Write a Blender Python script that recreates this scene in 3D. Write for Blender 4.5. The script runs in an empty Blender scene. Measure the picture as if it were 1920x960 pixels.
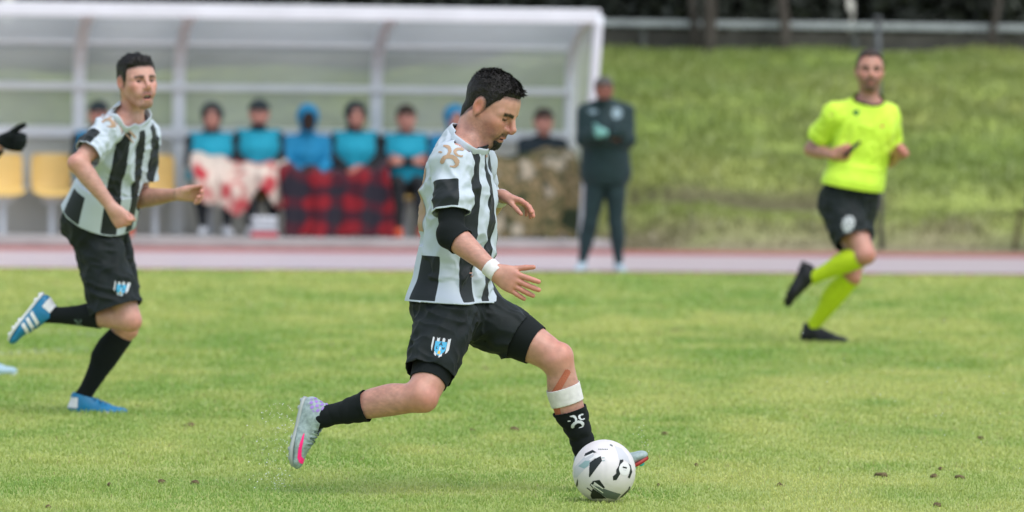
import bpy, bmesh, math, random
import numpy as np
from mathutils import Vector, Matrix
from mathutils.bvhtree import BVHTree

random.seed(7); RNG = np.random.default_rng(7)
scene = bpy.context.scene
COL = scene.collection

# ------------------------------------------------------------------ camera
CAM_H = 1.21; FPX = 10667.0; CX, CY = 960.0, 480.0
PITCH = math.atan((480 - 252) / FPX); ROLL = 0.0105
_f = np.array([0, math.cos(PITCH), -math.sin(PITCH)])
_r0 = np.array([1.0, 0, 0]); _u0 = np.cross(_r0, _f)
_r = math.cos(ROLL) * _r0 + math.sin(ROLL) * _u0
_u = math.cos(ROLL) * _u0 - math.sin(ROLL) * _r0
CAMP = np.array([0, 0, CAM_H])
cam_d = bpy.data.cameras.new('camera'); cam = bpy.data.objects.new('camera', cam_d); COL.objects.link(cam)
cam_d.sensor_width = 36.0; cam_d.lens = 200.0; cam_d.clip_start = 0.5; cam_d.clip_end = 3000
cam.matrix_world = Matrix(((_r[0], _u[0], -_f[0], 0), (_r[1], _u[1], -_f[1], 0), (_r[2], _u[2], -_f[2], CAM_H), (0, 0, 0, 1)))
cam_d.dof.use_dof = True; cam_d.dof.focus_distance = 19.15; cam_d.dof.aperture_fstop = 4.0
scene.camera = cam

# ------------------------------------------------------------------ sky, sun, exposure
world = bpy.data.worlds.new('World'); scene.world = world; world.use_nodes = True
wn = world.node_tree.nodes; wl = world.node_tree.links; wn.clear()
SUN_EL, SUN_AZ = 62.0, 140.0         # azimuth measured clockwise from +Y
sky = wn.new('ShaderNodeTexSky'); sky.sky_type = 'NISHITA'; sky.sun_disc = False
sky.sun_elevation = math.radians(SUN_EL); sky.sun_rotation = math.radians(SUN_AZ)
sky.air_density = 1.0; sky.dust_density = 2.0; sky.ozone_density = 1.0
hs = wn.new('ShaderNodeHueSaturation'); hs.inputs['Saturation'].default_value = 0.64
bg = wn.new('ShaderNodeBackground'); bg.inputs['Strength'].default_value = 0.15
wo = wn.new('ShaderNodeOutputWorld')
wl.new(sky.outputs[0], hs.inputs['Color']); wl.new(hs.outputs[0], bg.inputs['Color']); wl.new(bg.outputs[0], wo.inputs['Surface'])
sun_d = bpy.data.lights.new('sun', 'SUN'); sun_d.energy = 1.1; sun_d.angle = math.radians(60); sun_d.color = (1.0, 0.985, 0.96)
sun = bpy.data.objects.new('sun', sun_d); COL.objects.link(sun)
_el, _az = math.radians(SUN_EL), math.radians(SUN_AZ)
_sd = Vector((math.cos(_el) * math.sin(_az), math.cos(_el) * math.cos(_az), math.sin(_el)))
sun.rotation_euler = (-_sd).to_track_quat('-Z', 'Y').to_euler(); sun.location = (0, 0, 30)
vs = scene.view_settings; vs.view_transform = 'Standard'; vs.look = 'None'; vs.gamma = 1.0; vs.exposure = 0.75
scene.cycles.use_denoising = True
try: scene.cycles.denoiser = 'OPENIMAGEDENOISE'
except Exception: pass
scene.cycles.max_bounces = 8; scene.cycles.transparent_max_bounces = 16
scene.cycles.caustics_reflective = False; scene.cycles.caustics_refractive = False

# ------------------------------------------------------------------ maths helpers
def P(px, py, Y):
    """world point on the plane Y seen at photograph pixel (px, py)"""
    d = _f + _r * ((px - CX) / FPX) - _u * ((py - CY) / FPX)
    return CAMP + d * (Y / d[1])
def G(px, py, z=0.0):
    d = _f + _r * ((px - CX) / FPX) - _u * ((py - CY) / FPX)
    return CAMP + d * ((z - CAM_H) / d[2])
def A(*v): return np.array(v, float)
def N(v):
    v = np.asarray(v, float); return v / (np.linalg.norm(v) + 1e-12)
def perp(v, ax):
    return N(v - ax * np.dot(v, ax))
def lin(r, g, b):
    f = lambda c: (c / 255 / 12.92) if c / 255 <= 0.04045 else ((c / 255 + 0.055) / 1.055) ** 2.4
    return (f(r), f(g), f(b))
def sstep(a, b, x):
    t = np.clip((x - a) / (b - a), 0, 1); return t * t * (3 - 2 * t)
def vnoise(p, seed=0):
    """value noise in [-1, 1] on an (n,3) array"""
    p = np.asarray(p, float); i = np.floor(p).astype(np.int64); f = p - i; f = f * f * (3 - 2 * f)
    def hsh(x, y, z):
        n = (x * 374761393 + y * 668265263 + z * 2147483647 * 3 + seed * 974711) & 0xFFFFFFFF
        n = ((n ^ (n >> 13)) * 1274126177) & 0xFFFFFFFF
        n = ((n ^ (n >> 16)) * 2246822519) & 0xFFFFFFFF
        return ((n ^ (n >> 15)) & 0xFFFF) / 32767.5 - 1
    o = 0
    for dx in (0, 1):
        wx = f[:, 0] if dx else 1 - f[:, 0]
        for dy in (0, 1):
            wy = f[:, 1] if dy else 1 - f[:, 1]
            for dz in (0, 1):
                wz = f[:, 2] if dz else 1 - f[:, 2]
                o = o + wx * wy * wz * hsh(i[:, 0] + dx, i[:, 1] + dy, i[:, 2] + dz)
    return o
def fbm(p, seed=0, n=3):
    o = 0; a = 1; s = 0
    for k in range(n): o = o + a * vnoise(p * 2 ** k, seed + k * 17); s += a; a *= 0.5
    return o / s

# ------------------------------------------------------------------ signed distance shapes
class RC:      # round cone
    def __init__(s, a, b, ra, rb):
        s.a, s.b, s.ra, s.rb = np.asarray(a, float), np.asarray(b, float), ra, rb
        m = max(ra, rb); s.lo = np.minimum(s.a, s.b) - m; s.hi = np.maximum(s.a, s.b) + m
    def ev(s, X, Y, Z):
        d = s.b - s.a; L2 = d @ d + 1e-12
        x, y, z = X - s.a[0], Y - s.a[1], Z - s.a[2]
        t = np.clip((x * d[0] + y * d[1] + z * d[2]) / L2, 0, 1)
        return np.sqrt((x - t * d[0]) ** 2 + (y - t * d[1]) ** 2 + (z - t * d[2]) ** 2) - (s.ra + (s.rb - s.ra) * t)
class EL:      # ellipsoid, rows of R are its axes
    def __init__(s, c, r, R=None):
        s.c = np.asarray(c, float); s.r = np.asarray(r, float); s.R = np.eye(3) if R is None else np.asarray(R, float)
        m = np.sqrt(((s.R * s.r[:, None]) ** 2).sum(0)); s.lo = s.c - m; s.hi = s.c + m
    def ev(s, X, Y, Z):
        x, y, z = X - s.c[0], Y - s.c[1], Z - s.c[2]
        k0 = 0; k1 = 0
        for i in range(3):
            q = x * s.R[i, 0] + y * s.R[i, 1] + z * s.R[i, 2]
            k0 = k0 + (q / s.r[i]) ** 2; k1 = k1 + (q / s.r[i] ** 2) ** 2
        k0 = np.sqrt(k0); k1 = np.sqrt(k1) + 1e-9
        return k0 * (k0 - 1) / k1
class LB:      # limb: elliptical sections along an axis; table rows (t, a, b, ox, oy)
    def __init__(s, p0, p1, x0, table, x1=None, cap=0.03, infl=0.0, scale=1.0):
        s.p0, s.p1 = np.asarray(p0, float), np.asarray(p1, float); s.L = np.linalg.norm(s.p1 - s.p0); s.z = (s.p1 - s.p0) / s.L
        s.x = perp(np.asarray(x0, float), s.z); s.y = np.cross(s.z, s.x)
        s.th = 0.0
        if x1 is not None:
            q = perp(np.asarray(x1, float), s.z); s.th = math.atan2(q @ s.y, q @ s.x)
        T = np.array([list(r) + [0] * (5 - len(r)) for r in table], float)
        tt = np.linspace(0, 1, 97); s.tt = tt; s.tab = []
        for c in range(1, 5):
            v = T[:, c]; m = np.gradient(v, T[:, 0]) if len(v) > 2 else np.full(2, (v[-1] - v[0]))
            i = np.clip(np.searchsorted(T[:, 0], tt, side='right') - 1, 0, len(v) - 2)
            h = T[i + 1, 0] - T[i, 0]; u = (tt - T[i, 0]) / h
            s.tab.append(((2*u**3-3*u**2+1)*v[i] + (u**3-2*u**2+u)*h*m[i] + (-2*u**3+3*u**2)*v[i+1] + (u**3-u**2)*h*m[i+1]) * scale)
        s.tab[0] = s.tab[0] + infl; s.tab[1] = s.tab[1] + infl
        s.cap = cap + infl; m = max(s.tab[0].max(), s.tab[1].max(), s.cap) + max(abs(s.tab[2]).max(), abs(s.tab[3]).max())
        s.lo = np.minimum(s.p0, s.p1) - m; s.hi = np.maximum(s.p0, s.p1) + m
    def loc(s, X, Y, Z):
        x, y, z = X - s.p0[0], Y - s.p0[1], Z - s.p0[2]
        zz = x * s.z[0] + y * s.z[1] + z * s.z[2]
        qx = x * s.x[0] + y * s.x[1] + z * s.x[2]; qy = x * s.y[0] + y * s.y[1] + z * s.y[2]
        t = np.clip(zz / s.L, 0, 1)
        if s.th:
            c, sn = np.cos(s.th * t), np.sin(s.th * t); qx, qy = qx * c + qy * sn, -qx * sn + qy * c
        return qx, qy, zz, t
    def ev(s, X, Y, Z):
        qx, qy, zz, t = s.loc(X, Y, Z)
        a, b, ox, oy = [np.interp(t, s.tt, k) for k in s.tab]
        ax = zz - np.clip(zz, 0, s.L); qx = qx - ox; qy = qy - oy
        rho = np.sqrt((qx / a) ** 2 + (qy / b) ** 2 + (ax / s.cap) ** 2) + 1e-6
        return np.sqrt(qx * qx + qy * qy + ax * ax) * (1 - 1 / rho)
def smin(a, b, k):
    h = np.maximum(k - np.abs(a - b), 0); return np.minimum(a, b) - h * h * (0.25 / k)
def mesh_sdf(prims, h, lo=None, hi=None, pad=0.012):
    """prims: (shape, k, 'add'|'sub'); returns verts, quads"""
    adds = [p for p, k, o in prims if o == 'add']
    L = np.min([p.lo for p in adds], 0) - pad; H = np.max([p.hi for p in adds], 0) + pad
    if lo is not None: L = np.maximum(L, lo); H = np.minimum(H, hi)
    n = np.ceil((H - L) / h).astype(int) + 2
    D = np.full(n, 0.5, np.float32)
    for p, k, o in prims:
        m = max(k, 2 * h) + 0.004
        i0 = np.clip(np.floor((p.lo - m - L) / h).astype(int), 0, n); i1 = np.clip(np.ceil((p.hi + m - L) / h).astype(int) + 1, 0, n)
        if (i1 <= i0).any(): continue
        ax = [(L[c] + h * np.arange(i0[c], i1[c])).astype(np.float32) for c in range(3)]
        d = p.ev(ax[0][:, None, None], ax[1][None, :, None], ax[2][None, None, :]).astype(np.float32)
        w = D[i0[0]:i1[0], i0[1]:i1[1], i0[2]:i1[2]]
        w[...] = smin(w, d, k) if o == 'add' else -smin(-w, d, k)
    return surfnets(D, L, h)
CORN = np.array([(i, j, k) for i in (0, 1) for j in (0, 1) for k in (0, 1)])
EDG = [(a, b) for a in range(8) for b in range(a + 1, 8) if np.abs(CORN[a] - CORN[b]).sum() == 1]
def surfnets(D, lo, h):
    s = D < 0
    c = np.zeros([k - 1 for k in D.shape], np.int8)
    for i, j, k in CORN: c += s[i:i + c.shape[0], j:j + c.shape[1], k:k + c.shape[2]]
    act = (c > 0) & (c < 8); cells = np.argwhere(act)
    idx = np.full(c.shape, -1, np.int32); idx[act] = np.arange(len(cells), dtype=np.int32)
    vals = [D[cells[:, 0] + q[0], cells[:, 1] + q[1], cells[:, 2] + q[2]] for q in CORN]
    sm = np.zeros((len(cells), 3)); cnt = np.zeros(len(cells))
    for a, b in EDG:
        da, db = vals[a], vals[b]; m = (da < 0) != (db < 0); t = np.where(m, da / np.where(m, da - db, 1), 0)
        sm += np.where(m[:, None], CORN[a] + (CORN[b] - CORN[a]) * t[:, None], 0); cnt += m
    V = lo + h * (cells + sm / np.maximum(cnt, 1)[:, None])
    F = []
    for ax in range(3):
        b, d = (ax + 1) % 3, (ax + 2) % 3
        s0 = np.moveaxis(s, (ax, b, d), (0, 1, 2)); ii = np.moveaxis(idx, (ax, b, d), (0, 1, 2))
        df = s0[:-1] != s0[1:]; df = df[:, 1:-1, 1:-1]; e = np.argwhere(df)
        i, j, k = e[:, 0], e[:, 1] + 1, e[:, 2] + 1
        q = np.stack([ii[i, j - 1, k - 1], ii[i, j, k - 1], ii[i, j, k], ii[i, j - 1, k]], 1)
        fl = ~s0[i, j, k]; q[fl] = q[fl][:, ::-1]; F.append(q)
    F = np.concatenate(F); F = F[(F >= 0).all(1)]
    return V, F
def vnormals(V, F):
    n = np.cross(V[F[:, 2]] - V[F[:, 0]], V[F[:, 3 if F.shape[1] > 3 else 1]] - V[F[:, 1]])
    o = np.zeros_like(V)
    for c in range(F.shape[1]): np.add.at(o, F[:, c], n)
    return o / (np.linalg.norm(o, axis=1)[:, None] + 1e-12)
def relax(V, F, it=1, lam=0.5):
    for _ in range(it):
        s = np.zeros_like(V); c = np.zeros(len(V))
        for a in range(4):
            b = (a + 1) % 4
            np.add.at(s, F[:, a], V[F[:, b]]); np.add.at(s, F[:, b], V[F[:, a]])
            np.add.at(c, F[:, a], 1); np.add.at(c, F[:, b], 1)
        V = V + lam * (s / np.maximum(c, 1)[:, None] - V)
    return V
def cut(V, F, c, extra=None):
    """remove where c > 0, boundary vertices slide to c = 0; extra: list of per-vertex arrays kept in step"""
    inn = c <= 0; keep = inn[F].any(1); F = F[keep]
    V = V.copy(); acc = np.zeros_like(V); cnt = np.zeros(len(V))
    for a in range(4):
        for b in ((a + 1) % 4, (a + 3) % 4):
            u, v = F[:, a], F[:, b]; m = (~inn[u]) & inn[v]; u, v = u[m], v[m]
            t = (c[v] / (c[v] - c[u] - 1e-12))[:, None]
            np.add.at(acc, u, V[v] + (V[u] - V[v]) * t); np.add.at(cnt, u, 1)
    m = cnt > 0; V[m] = acc[m] / cnt[m][:, None]
    bad = (~inn) & (~m)
    F = F[~bad[F].any(1)]
    used = np.unique(F); mp = np.full(len(V), -1); mp[used] = np.arange(len(used))
    ex = [e[used] for e in extra] if extra else []
    return (V[used], mp[F]) + ((ex,) if extra is not None else ())

# ------------------------------------------------------------------ scene objects
def thing(name, label, cat, loc=(0, 0, 0), group=None):
    o = bpy.data.objects.new(name, None); COL.objects.link(o); o.location = Vector(loc); o.empty_display_size = 0.1
    o['label'] = label; o['category'] = cat
    if group: o['group'] = group
    return o
def tag(o, label, cat, group=None):
    o['label'] = label; o['category'] = cat
    if group: o['group'] = group
    return o
def mk(name, V, F, mat, parent=None, base=None, smooth=True, attrs=None, mats=None, mi=None, solid=0.0, kind=None):
    """one mesh object; V in world coordinates, stored relative to base"""
    V = np.asarray(V, float); b = np.zeros(3) if base is None else np.asarray(base, float)
    me = bpy.data.meshes.new(name)
    if isinstance(F, np.ndarray):
        nv, (nf, w) = len(V), F.shape
        me.vertices.add(nv); me.vertices.foreach_set('co', (V - b).astype(np.float32).ravel())
        me.loops.add(nf * w); me.loops.foreach_set('vertex_index', F.astype(np.int32).ravel())
        me.polygons.add(nf); me.polygons.foreach_set('loop_start', np.arange(0, nf * w, w, dtype=np.int32))
        try: me.polygons.foreach_set('loop_total', np.full(nf, w, np.int32))
        except Exception: pass
        me.update(calc_edges=True)
    else:
        me.from_pydata([tuple(v) for v in V - b], [], F)
    if attrs:
        for k, v in attrs.items():
            v = np.asarray(v, float)
            if v.ndim == 1:
                a = me.attributes.new(k, 'FLOAT', 'POINT'); a.data.foreach_set('value', v.astype(np.float32))
            else:
                if v.shape[1] == 3: v = np.concatenate([v, np.ones((len(v), 1))], 1)
                a = me.attributes.new(k, 'FLOAT_COLOR', 'POINT'); a.data.foreach_set('color', v.astype(np.float32).ravel())
    if smooth: me.polygons.foreach_set('use_smooth', np.ones(len(me.polygons), bool))
    for m in (mats or [mat]): me.materials.append(m)
    if mi is not None: me.polygons.foreach_set('material_index', np.asarray(mi, np.int32))
    me.validate(); me.update()
    o = bpy.data.objects.new(name, me); COL.objects.link(o)
    if parent is not None: o.parent = parent
    elif base is not None: o.location = Vector(b)
    if solid:
        md = o.modifiers.new('edge', 'SOLIDIFY'); md.thickness = solid; md.offset = -1
    if kind: o['kind'] = kind
    return o

def tube(name, pts, r, material, parent=None, base=None, m=8, r1=None, caps=True, obj=True):
    pts = [np.asarray(p, float) for p in pts]; n = len(pts); V = []; F = []; ref = None
    for i in range(n):
        t = N(pts[min(i + 1, n - 1)] - pts[max(i - 1, 0)])
        if ref is None: ref = perp(A(.13, .29, .95) if abs(t[2]) < .9 else A(1, .1, 0), t)
        ref = perp(ref, t); b = np.cross(t, ref); rr = (r if np.isscalar(r) else r[i]) if r1 is None else r + (r1 - r) * i / (n - 1)
        for k in range(m): a = 2 * math.pi * k / m; V.append(pts[i] + rr * (ref * math.cos(a) + b * math.sin(a)))
    for i in range(n - 1):
        for k in range(m): F.append((i * m + k, i * m + (k + 1) % m, (i + 1) * m + (k + 1) % m, (i + 1) * m + k))
    if caps: F += [tuple(range(m))[::-1], tuple(range((n - 1) * m, n * m))]
    if not obj: return np.array(V), F
    return mk(name, np.array(V), F, material, parent, base)
def fdir(deg): a = math.radians(deg); return A(math.cos(a), -math.sin(a), 0)      # deg from +X towards the camera
# ------------------------------------------------------------------ materials
def mat(name, col=(0.5, 0.5, 0.5), rough=0.6, spec=0.3, metal=0.0, sheen=0.0, bump=0.0, bscale=200.0, var=0.0, vscale=20.0, sub=0.0, col_attr=None):
    m = bpy.data.materials.new(name); m.use_nodes = True; nt = m.node_tree; b = nt.nodes['Principled BSDF']
    b.inputs['Base Color'].default_value = (*col, 1); b.inputs['Roughness'].default_value = rough
    b.inputs['Specular IOR Level'].default_value = spec; b.inputs['Metallic'].default_value = metal
    if sheen: b.inputs['Sheen Weight'].default_value = sheen; b.inputs['Sheen Roughness'].default_value = 0.5
    if sub:
        b.inputs['Subsurface Weight'].default_value = sub; b.inputs['Subsurface Radius'].default_value = (0.012, 0.005, 0.003); b.inputs['Subsurface Scale'].default_value = 1.0
    src = None
    if col_attr:
        a = nt.nodes.new('ShaderNodeAttribute'); a.attribute_name = col_attr; src = a.outputs['Color']
    tc = nt.nodes.new('ShaderNodeTexCoord')
    if var:
        n = nt.nodes.new('ShaderNodeTexNoise'); n.inputs['Scale'].default_value = vscale; n.inputs['Detail'].default_value = 5
        nt.links.new(tc.outputs['Object'], n.inputs['Vector'])
        mr = nt.nodes.new('ShaderNodeMapRange'); mr.inputs['From Min'].default_value = 0.3; mr.inputs['From Max'].default_value = 0.7
        mr.inputs['To Min'].default_value = 1 - var; mr.inputs['To Max'].default_value = 1 + var
        nt.links.new(n.outputs['Fac'], mr.inputs['Value'])
        mx = nt.nodes.new('ShaderNodeVectorMath'); mx.operation = 'SCALE'
        if src is not None: nt.links.new(src, mx.inputs[0])
        else: mx.inputs[0].default_value = col
        nt.links.new(mr.outputs[0], mx.inputs['Scale']); src = mx.outputs[0]
    if src is not None: nt.links.new(src, b.inputs['Base Color'])
    if bump:
        n = nt.nodes.new('ShaderNodeTexNoise'); n.inputs['Scale'].default_value = bscale; n.inputs['Detail'].default_value = 3
        nt.links.new(tc.outputs['Object'], n.inputs['Vector'])
        bp = nt.nodes.new('ShaderNodeBump'); bp.inputs['Strength'].default_value = bump; bp.inputs['Distance'].default_value = 0.01
        nt.links.new(n.outputs['Fac'], bp.inputs['Height']); nt.links.new(bp.outputs[0], b.inputs['Normal'])
    return m
M = {}
M['skin'] = mat('skin', rough=0.44, spec=0.45, sub=0.15, col_attr='Col', bump=0.035, bscale=320, var=0.10, vscale=45)
M['skin_far'] = mat('skin_far', rough=0.55, spec=0.3, col_attr='Col')
M['hair'] = mat('hair', (0.014, 0.012, 0.011), rough=0.55, spec=0.3, var=0.5, vscale=110, bump=.5, bscale=160)
M['black_cloth'] = mat('black_cloth', (0.011, 0.016, 0.0165), rough=0.68, spec=0.2, sheen=0.03, bump=0.05, bscale=420, var=0.2, vscale=22)
M['black_knit'] = mat('black_knit', (0.009, 0.012, 0.0125), rough=0.85, spec=0.12, sheen=0.03, bump=0.15, bscale=420)
M['white_tape'] = mat('white_tape', (0.66, 0.645, 0.64), rough=0.8, spec=0.2, bump=0.06, bscale=240, var=0.10, vscale=45)
M['brown_tape'] = mat('brown_tape', (0.42, 0.13, 0.075), rough=0.8, spec=0.2, bump=0.3, bscale=300)
M['eye'] = mat('eye', rough=0.15, spec=0.5, col_attr='Col')
M['white_print'] = mat('white_print', (0.55, 0.58, 0.60), rough=0.6)
M['jersey_white'] = mat('jersey_white', (.47, .535, .60), rough=.65, sheen=.08, bump=.03, bscale=420)
M['boot_grey'] = mat('boot_grey', lin(146, 163, 163), rough=.45, spec=.4, bump=.08, bscale=260, var=.28, vscale=70)
M['sole_grey'] = mat('sole_grey', lin(165, 172, 172), rough=.4); M['sole_teal'] = mat('sole_teal', lin(60, 185, 185), rough=.35)
M['sole_red'] = mat('sole_red', lin(150, 45, 40), rough=.4); M['lace_grey'] = mat('lace_grey', lin(95, 112, 112), rough=.7)
M['pink_print'] = mat('pink_print', lin(255, 45, 130), rough=.45); M['violet_print'] = mat('violet_print', lin(150, 120, 190), rough=.5)

# ------------------------------------------------------------------ ground
MS = 0.15                                   # the track and stand run slightly away to the right
EA = N(A(1, MS, 0)); NA = N(A(-MS, 1, 0))   # along the track, away from the pitch
Y_EDGE, Y_TRK = 49.6, 59.6
def along(u, v, z=0.0, Y=Y_EDGE):            # point u metres along the track line from X=0, v metres beyond the line through Y
    return A(0, Y, z) + EA * u + NA * v
def u_at(px, Y, v=0.0):
    """distance along the line (through Y, shifted v) where photo column px meets it"""
    d = (px - CX) / FPX; q = A(0, Y, 0) + NA * v
    # x = q.x + EA.x*u ; y = q.y + EA.y*u ; x/y = d
    return (d * q[1] - q[0]) / (EA[0] - d * EA[1])
def grid_sheet(name, u0, u1, v0, v1, nu, nv, zf, material, Y, kind='structure', attrs=None):
    us = np.linspace(u0, u1, nu); vs_ = np.linspace(v0, v1, nv); U, Vv = np.meshgrid(us, vs_, indexing='ij')
    pts = A(0, Y, 0) + U.reshape(-1, 1) * EA + Vv.reshape(-1, 1) * NA; pts[:, 2] = zf(U.ravel(), Vv.ravel())
    i = np.arange(nu * nv).reshape(nu, nv); F = np.stack([i[:-1, :-1].ravel(), i[1:, :-1].ravel(), i[1:, 1:].ravel(), i[:-1, 1:].ravel()], 1)
    o = mk(name, pts, F, material, kind=kind); return o
def noise_mat(name, cols, scale, rough=.8, spec=.2, detail=6, bump=0, bscale=60, stretch=(1, 1, 1), lo=.3, hi=.7):
    m = mat(name, cols[0], rough, spec); nt = m.node_tree; b = nt.nodes['Principled BSDF']
    tc = nt.nodes.new('ShaderNodeTexCoord'); mp = nt.nodes.new('ShaderNodeMapping'); mp.inputs['Scale'].default_value = stretch
    n = nt.nodes.new('ShaderNodeTexNoise'); n.inputs['Scale'].default_value = scale; n.inputs['Detail'].default_value = detail; n.inputs['Roughness'].default_value = .62
    nt.links.new(tc.outputs['Object'], mp.inputs[0]); nt.links.new(mp.outputs[0], n.inputs['Vector'])
    r = nt.nodes.new('ShaderNodeValToRGB'); r.color_ramp.elements[0].position = lo; r.color_ramp.elements[1].position = hi
    r.color_ramp.elements[0].color = (*cols[0], 1); r.color_ramp.elements[1].color = (*cols[-1], 1)
    for k, c in enumerate(cols[1:-1]):
        e = r.color_ramp.elements.new(lo + (hi - lo) * (k + 1) / (len(cols) - 1)); e.color = (*c, 1)
    nt.links.new(n.outputs['Fac'], r.inputs[0]); nt.links.new(r.outputs[0], b.inputs['Base Color'])
    if bump:
        n2 = nt.nodes.new('ShaderNodeTexNoise'); n2.inputs['Scale'].default_value = bscale; n2.inputs['Detail'].default_value = 4; nt.links.new(mp.outputs[0], n2.inputs['Vector'])
        bp = nt.nodes.new('ShaderNodeBump'); bp.inputs['Strength'].default_value = bump; bp.inputs['Distance'].default_value = .05
        nt.links.new(n2.outputs['Fac'], bp.inputs['Height']); nt.links.new(bp.outputs[0], b.inputs['Normal'])
    return m
M['soil'] = noise_mat('soil', [(.24, .31, .08), (.30, .365, .105), (.37, .41, .135)], .9, rough=.9, bump=.3, bscale=30)
M['far_ground'] = noise_mat('far_ground', [(.20, .26, .07), (.30, .34, .10)], .2, rough=.95)
grid_sheet('ground', -700, 700, -400, 1200, 2, 2, lambda u, v: u * 0 - .012, M['far_ground'], Y_EDGE)
grid_sheet('pitch', -60, 60, -70, 0, 2, 2, lambda u, v: u * 0, M['soil'], Y_EDGE)
# running track, wet
def track_mat():
    m = noise_mat('track_rubber', [(.50, .40, .41), (.57, .47, .48)], 2.0, rough=.30, spec=.5, stretch=(1, 4, 1)); nt = m.node_tree; b = nt.nodes['Principled BSDF']
    n = nt.nodes.new('ShaderNodeTexNoise'); n.inputs['Scale'].default_value = 1.1; n.inputs['Detail'].default_value = 4
    r = nt.nodes.new('ShaderNodeMapRange'); r.inputs['From Min'].default_value = .35; r.inputs['From Max'].default_value = .65; r.inputs['To Min'].default_value = .18; r.inputs['To Max'].default_value = .42
    nt.links.new(n.outputs['Fac'], r.inputs['Value']); nt.links.new(r.outputs[0], b.inputs['Roughness'])
    return m
M['track'] = track_mat(); M['line_paint'] = mat('line_paint', (.75, .75, .74), rough=.5, var=.05, vscale=4)
M['kerb'] = noise_mat('kerb_concrete', [(.30, .29, .28), (.42, .41, .40)], 3, rough=.7, bump=.2)
TRK = Y_TRK - Y_EDGE
grid_sheet('track', -60, 60, .12, TRK - 2.4, 2, 2, lambda u, v: u * 0 + .002, M['track'], Y_EDGE)
M['track_red'] = noise_mat('track_red', [(.30, .085, .075), (.38, .12, .11)], 2.0, rough=.5, spec=.3)
grid_sheet('track_edge', -60, 60, TRK - 2.4, TRK + .02, 2, 2, lambda u, v: u * 0 + .002, M['track_red'], Y_EDGE)
for k in range(1, 7):
    v = .12 + 1.22 * k
    grid_sheet('lane_line', -60, 60, v - .025, v + .025, 2, 2, lambda u, v: u * 0 + .006, M['line_paint'], Y_EDGE)
def box(name, o, ex, ey, ez, material, parent=None, base=None, bev=0.0):
    """box from corner o with edge vectors"""
    o = np.asarray(o, float); V = [o + ex * i + ey * j + ez * k for k in (0, 1) for j in (0, 1) for i in (0, 1)]
    F = [(0, 2, 3, 1), (4, 5, 7, 6), (0, 1, 5, 4), (2, 6, 7, 3), (0, 4, 6, 2), (1, 3, 7, 5)]
    ob = mk(name, np.array(V), F, material, parent, base, smooth=False)
    if bev:
        md = ob.modifiers.new('bev', 'BEVEL'); md.width = bev; md.segments = 2
    return ob
box('track_kerb', along(-60, 0, -.01), EA * 120, NA * .11, A(0, 0, .03), M['track_red'])['kind'] = 'structure'

# worn pitch lines far left
def worn_line(p, q, w):
    p = p * A(1, 1, 0); q = q * A(1, 1, 0); d = N(q - p); s = np.cross(A(0, 0, 1), d) * w / 2; L = np.linalg.norm(q - p); n = int(L / .05) + 2; V = []; F = []
    for i in range(n):
        c = p + (q - p) * i / (n - 1); V += [c - s + A(0, 0, .006), c + s + A(0, 0, .006)]
    F = [(2 * i, 2 * i + 2, 2 * i + 3, 2 * i + 1) for i in range(n - 1)]
    o = mk('pitch_line', np.array(V), F, M['worn_paint']); o['kind'] = 'structure'
def worn_paint():
    m = mat('worn_paint', (.62, .66, .58), rough=.8); nt = m.node_tree; b = nt.nodes['Principled BSDF']; out = nt.nodes['Material Output']
    n = nt.nodes.new('ShaderNodeTexNoise'); n.inputs['Scale'].default_value = 7; n.inputs['Detail'].default_value = 6
    r = nt.nodes.new('ShaderNodeMapRange'); r.inputs['From Min'].default_value = .40; r.inputs['From Max'].default_value = .68; nt.links.new(n.outputs['Fac'], r.inputs['Value'])
    t = nt.nodes.new('ShaderNodeBsdfTransparent'); mx = nt.nodes.new('ShaderNodeMixShader'); nt.links.new(r.outputs[0], mx.inputs[0]); nt.links.new(t.outputs[0], mx.inputs[1]); nt.links.new(b.outputs[0], mx.inputs[2]); nt.links.new(mx.outputs[0], out.inputs['Surface'])
    return m
M['worn_paint'] = worn_paint()
LINES = [(G(-260, 682), G(178, 657), .12), (G(60, 622), G(200, 632), .10)]
for a_, b_, w_ in LINES: worn_line(a_, b_, w_)

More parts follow.
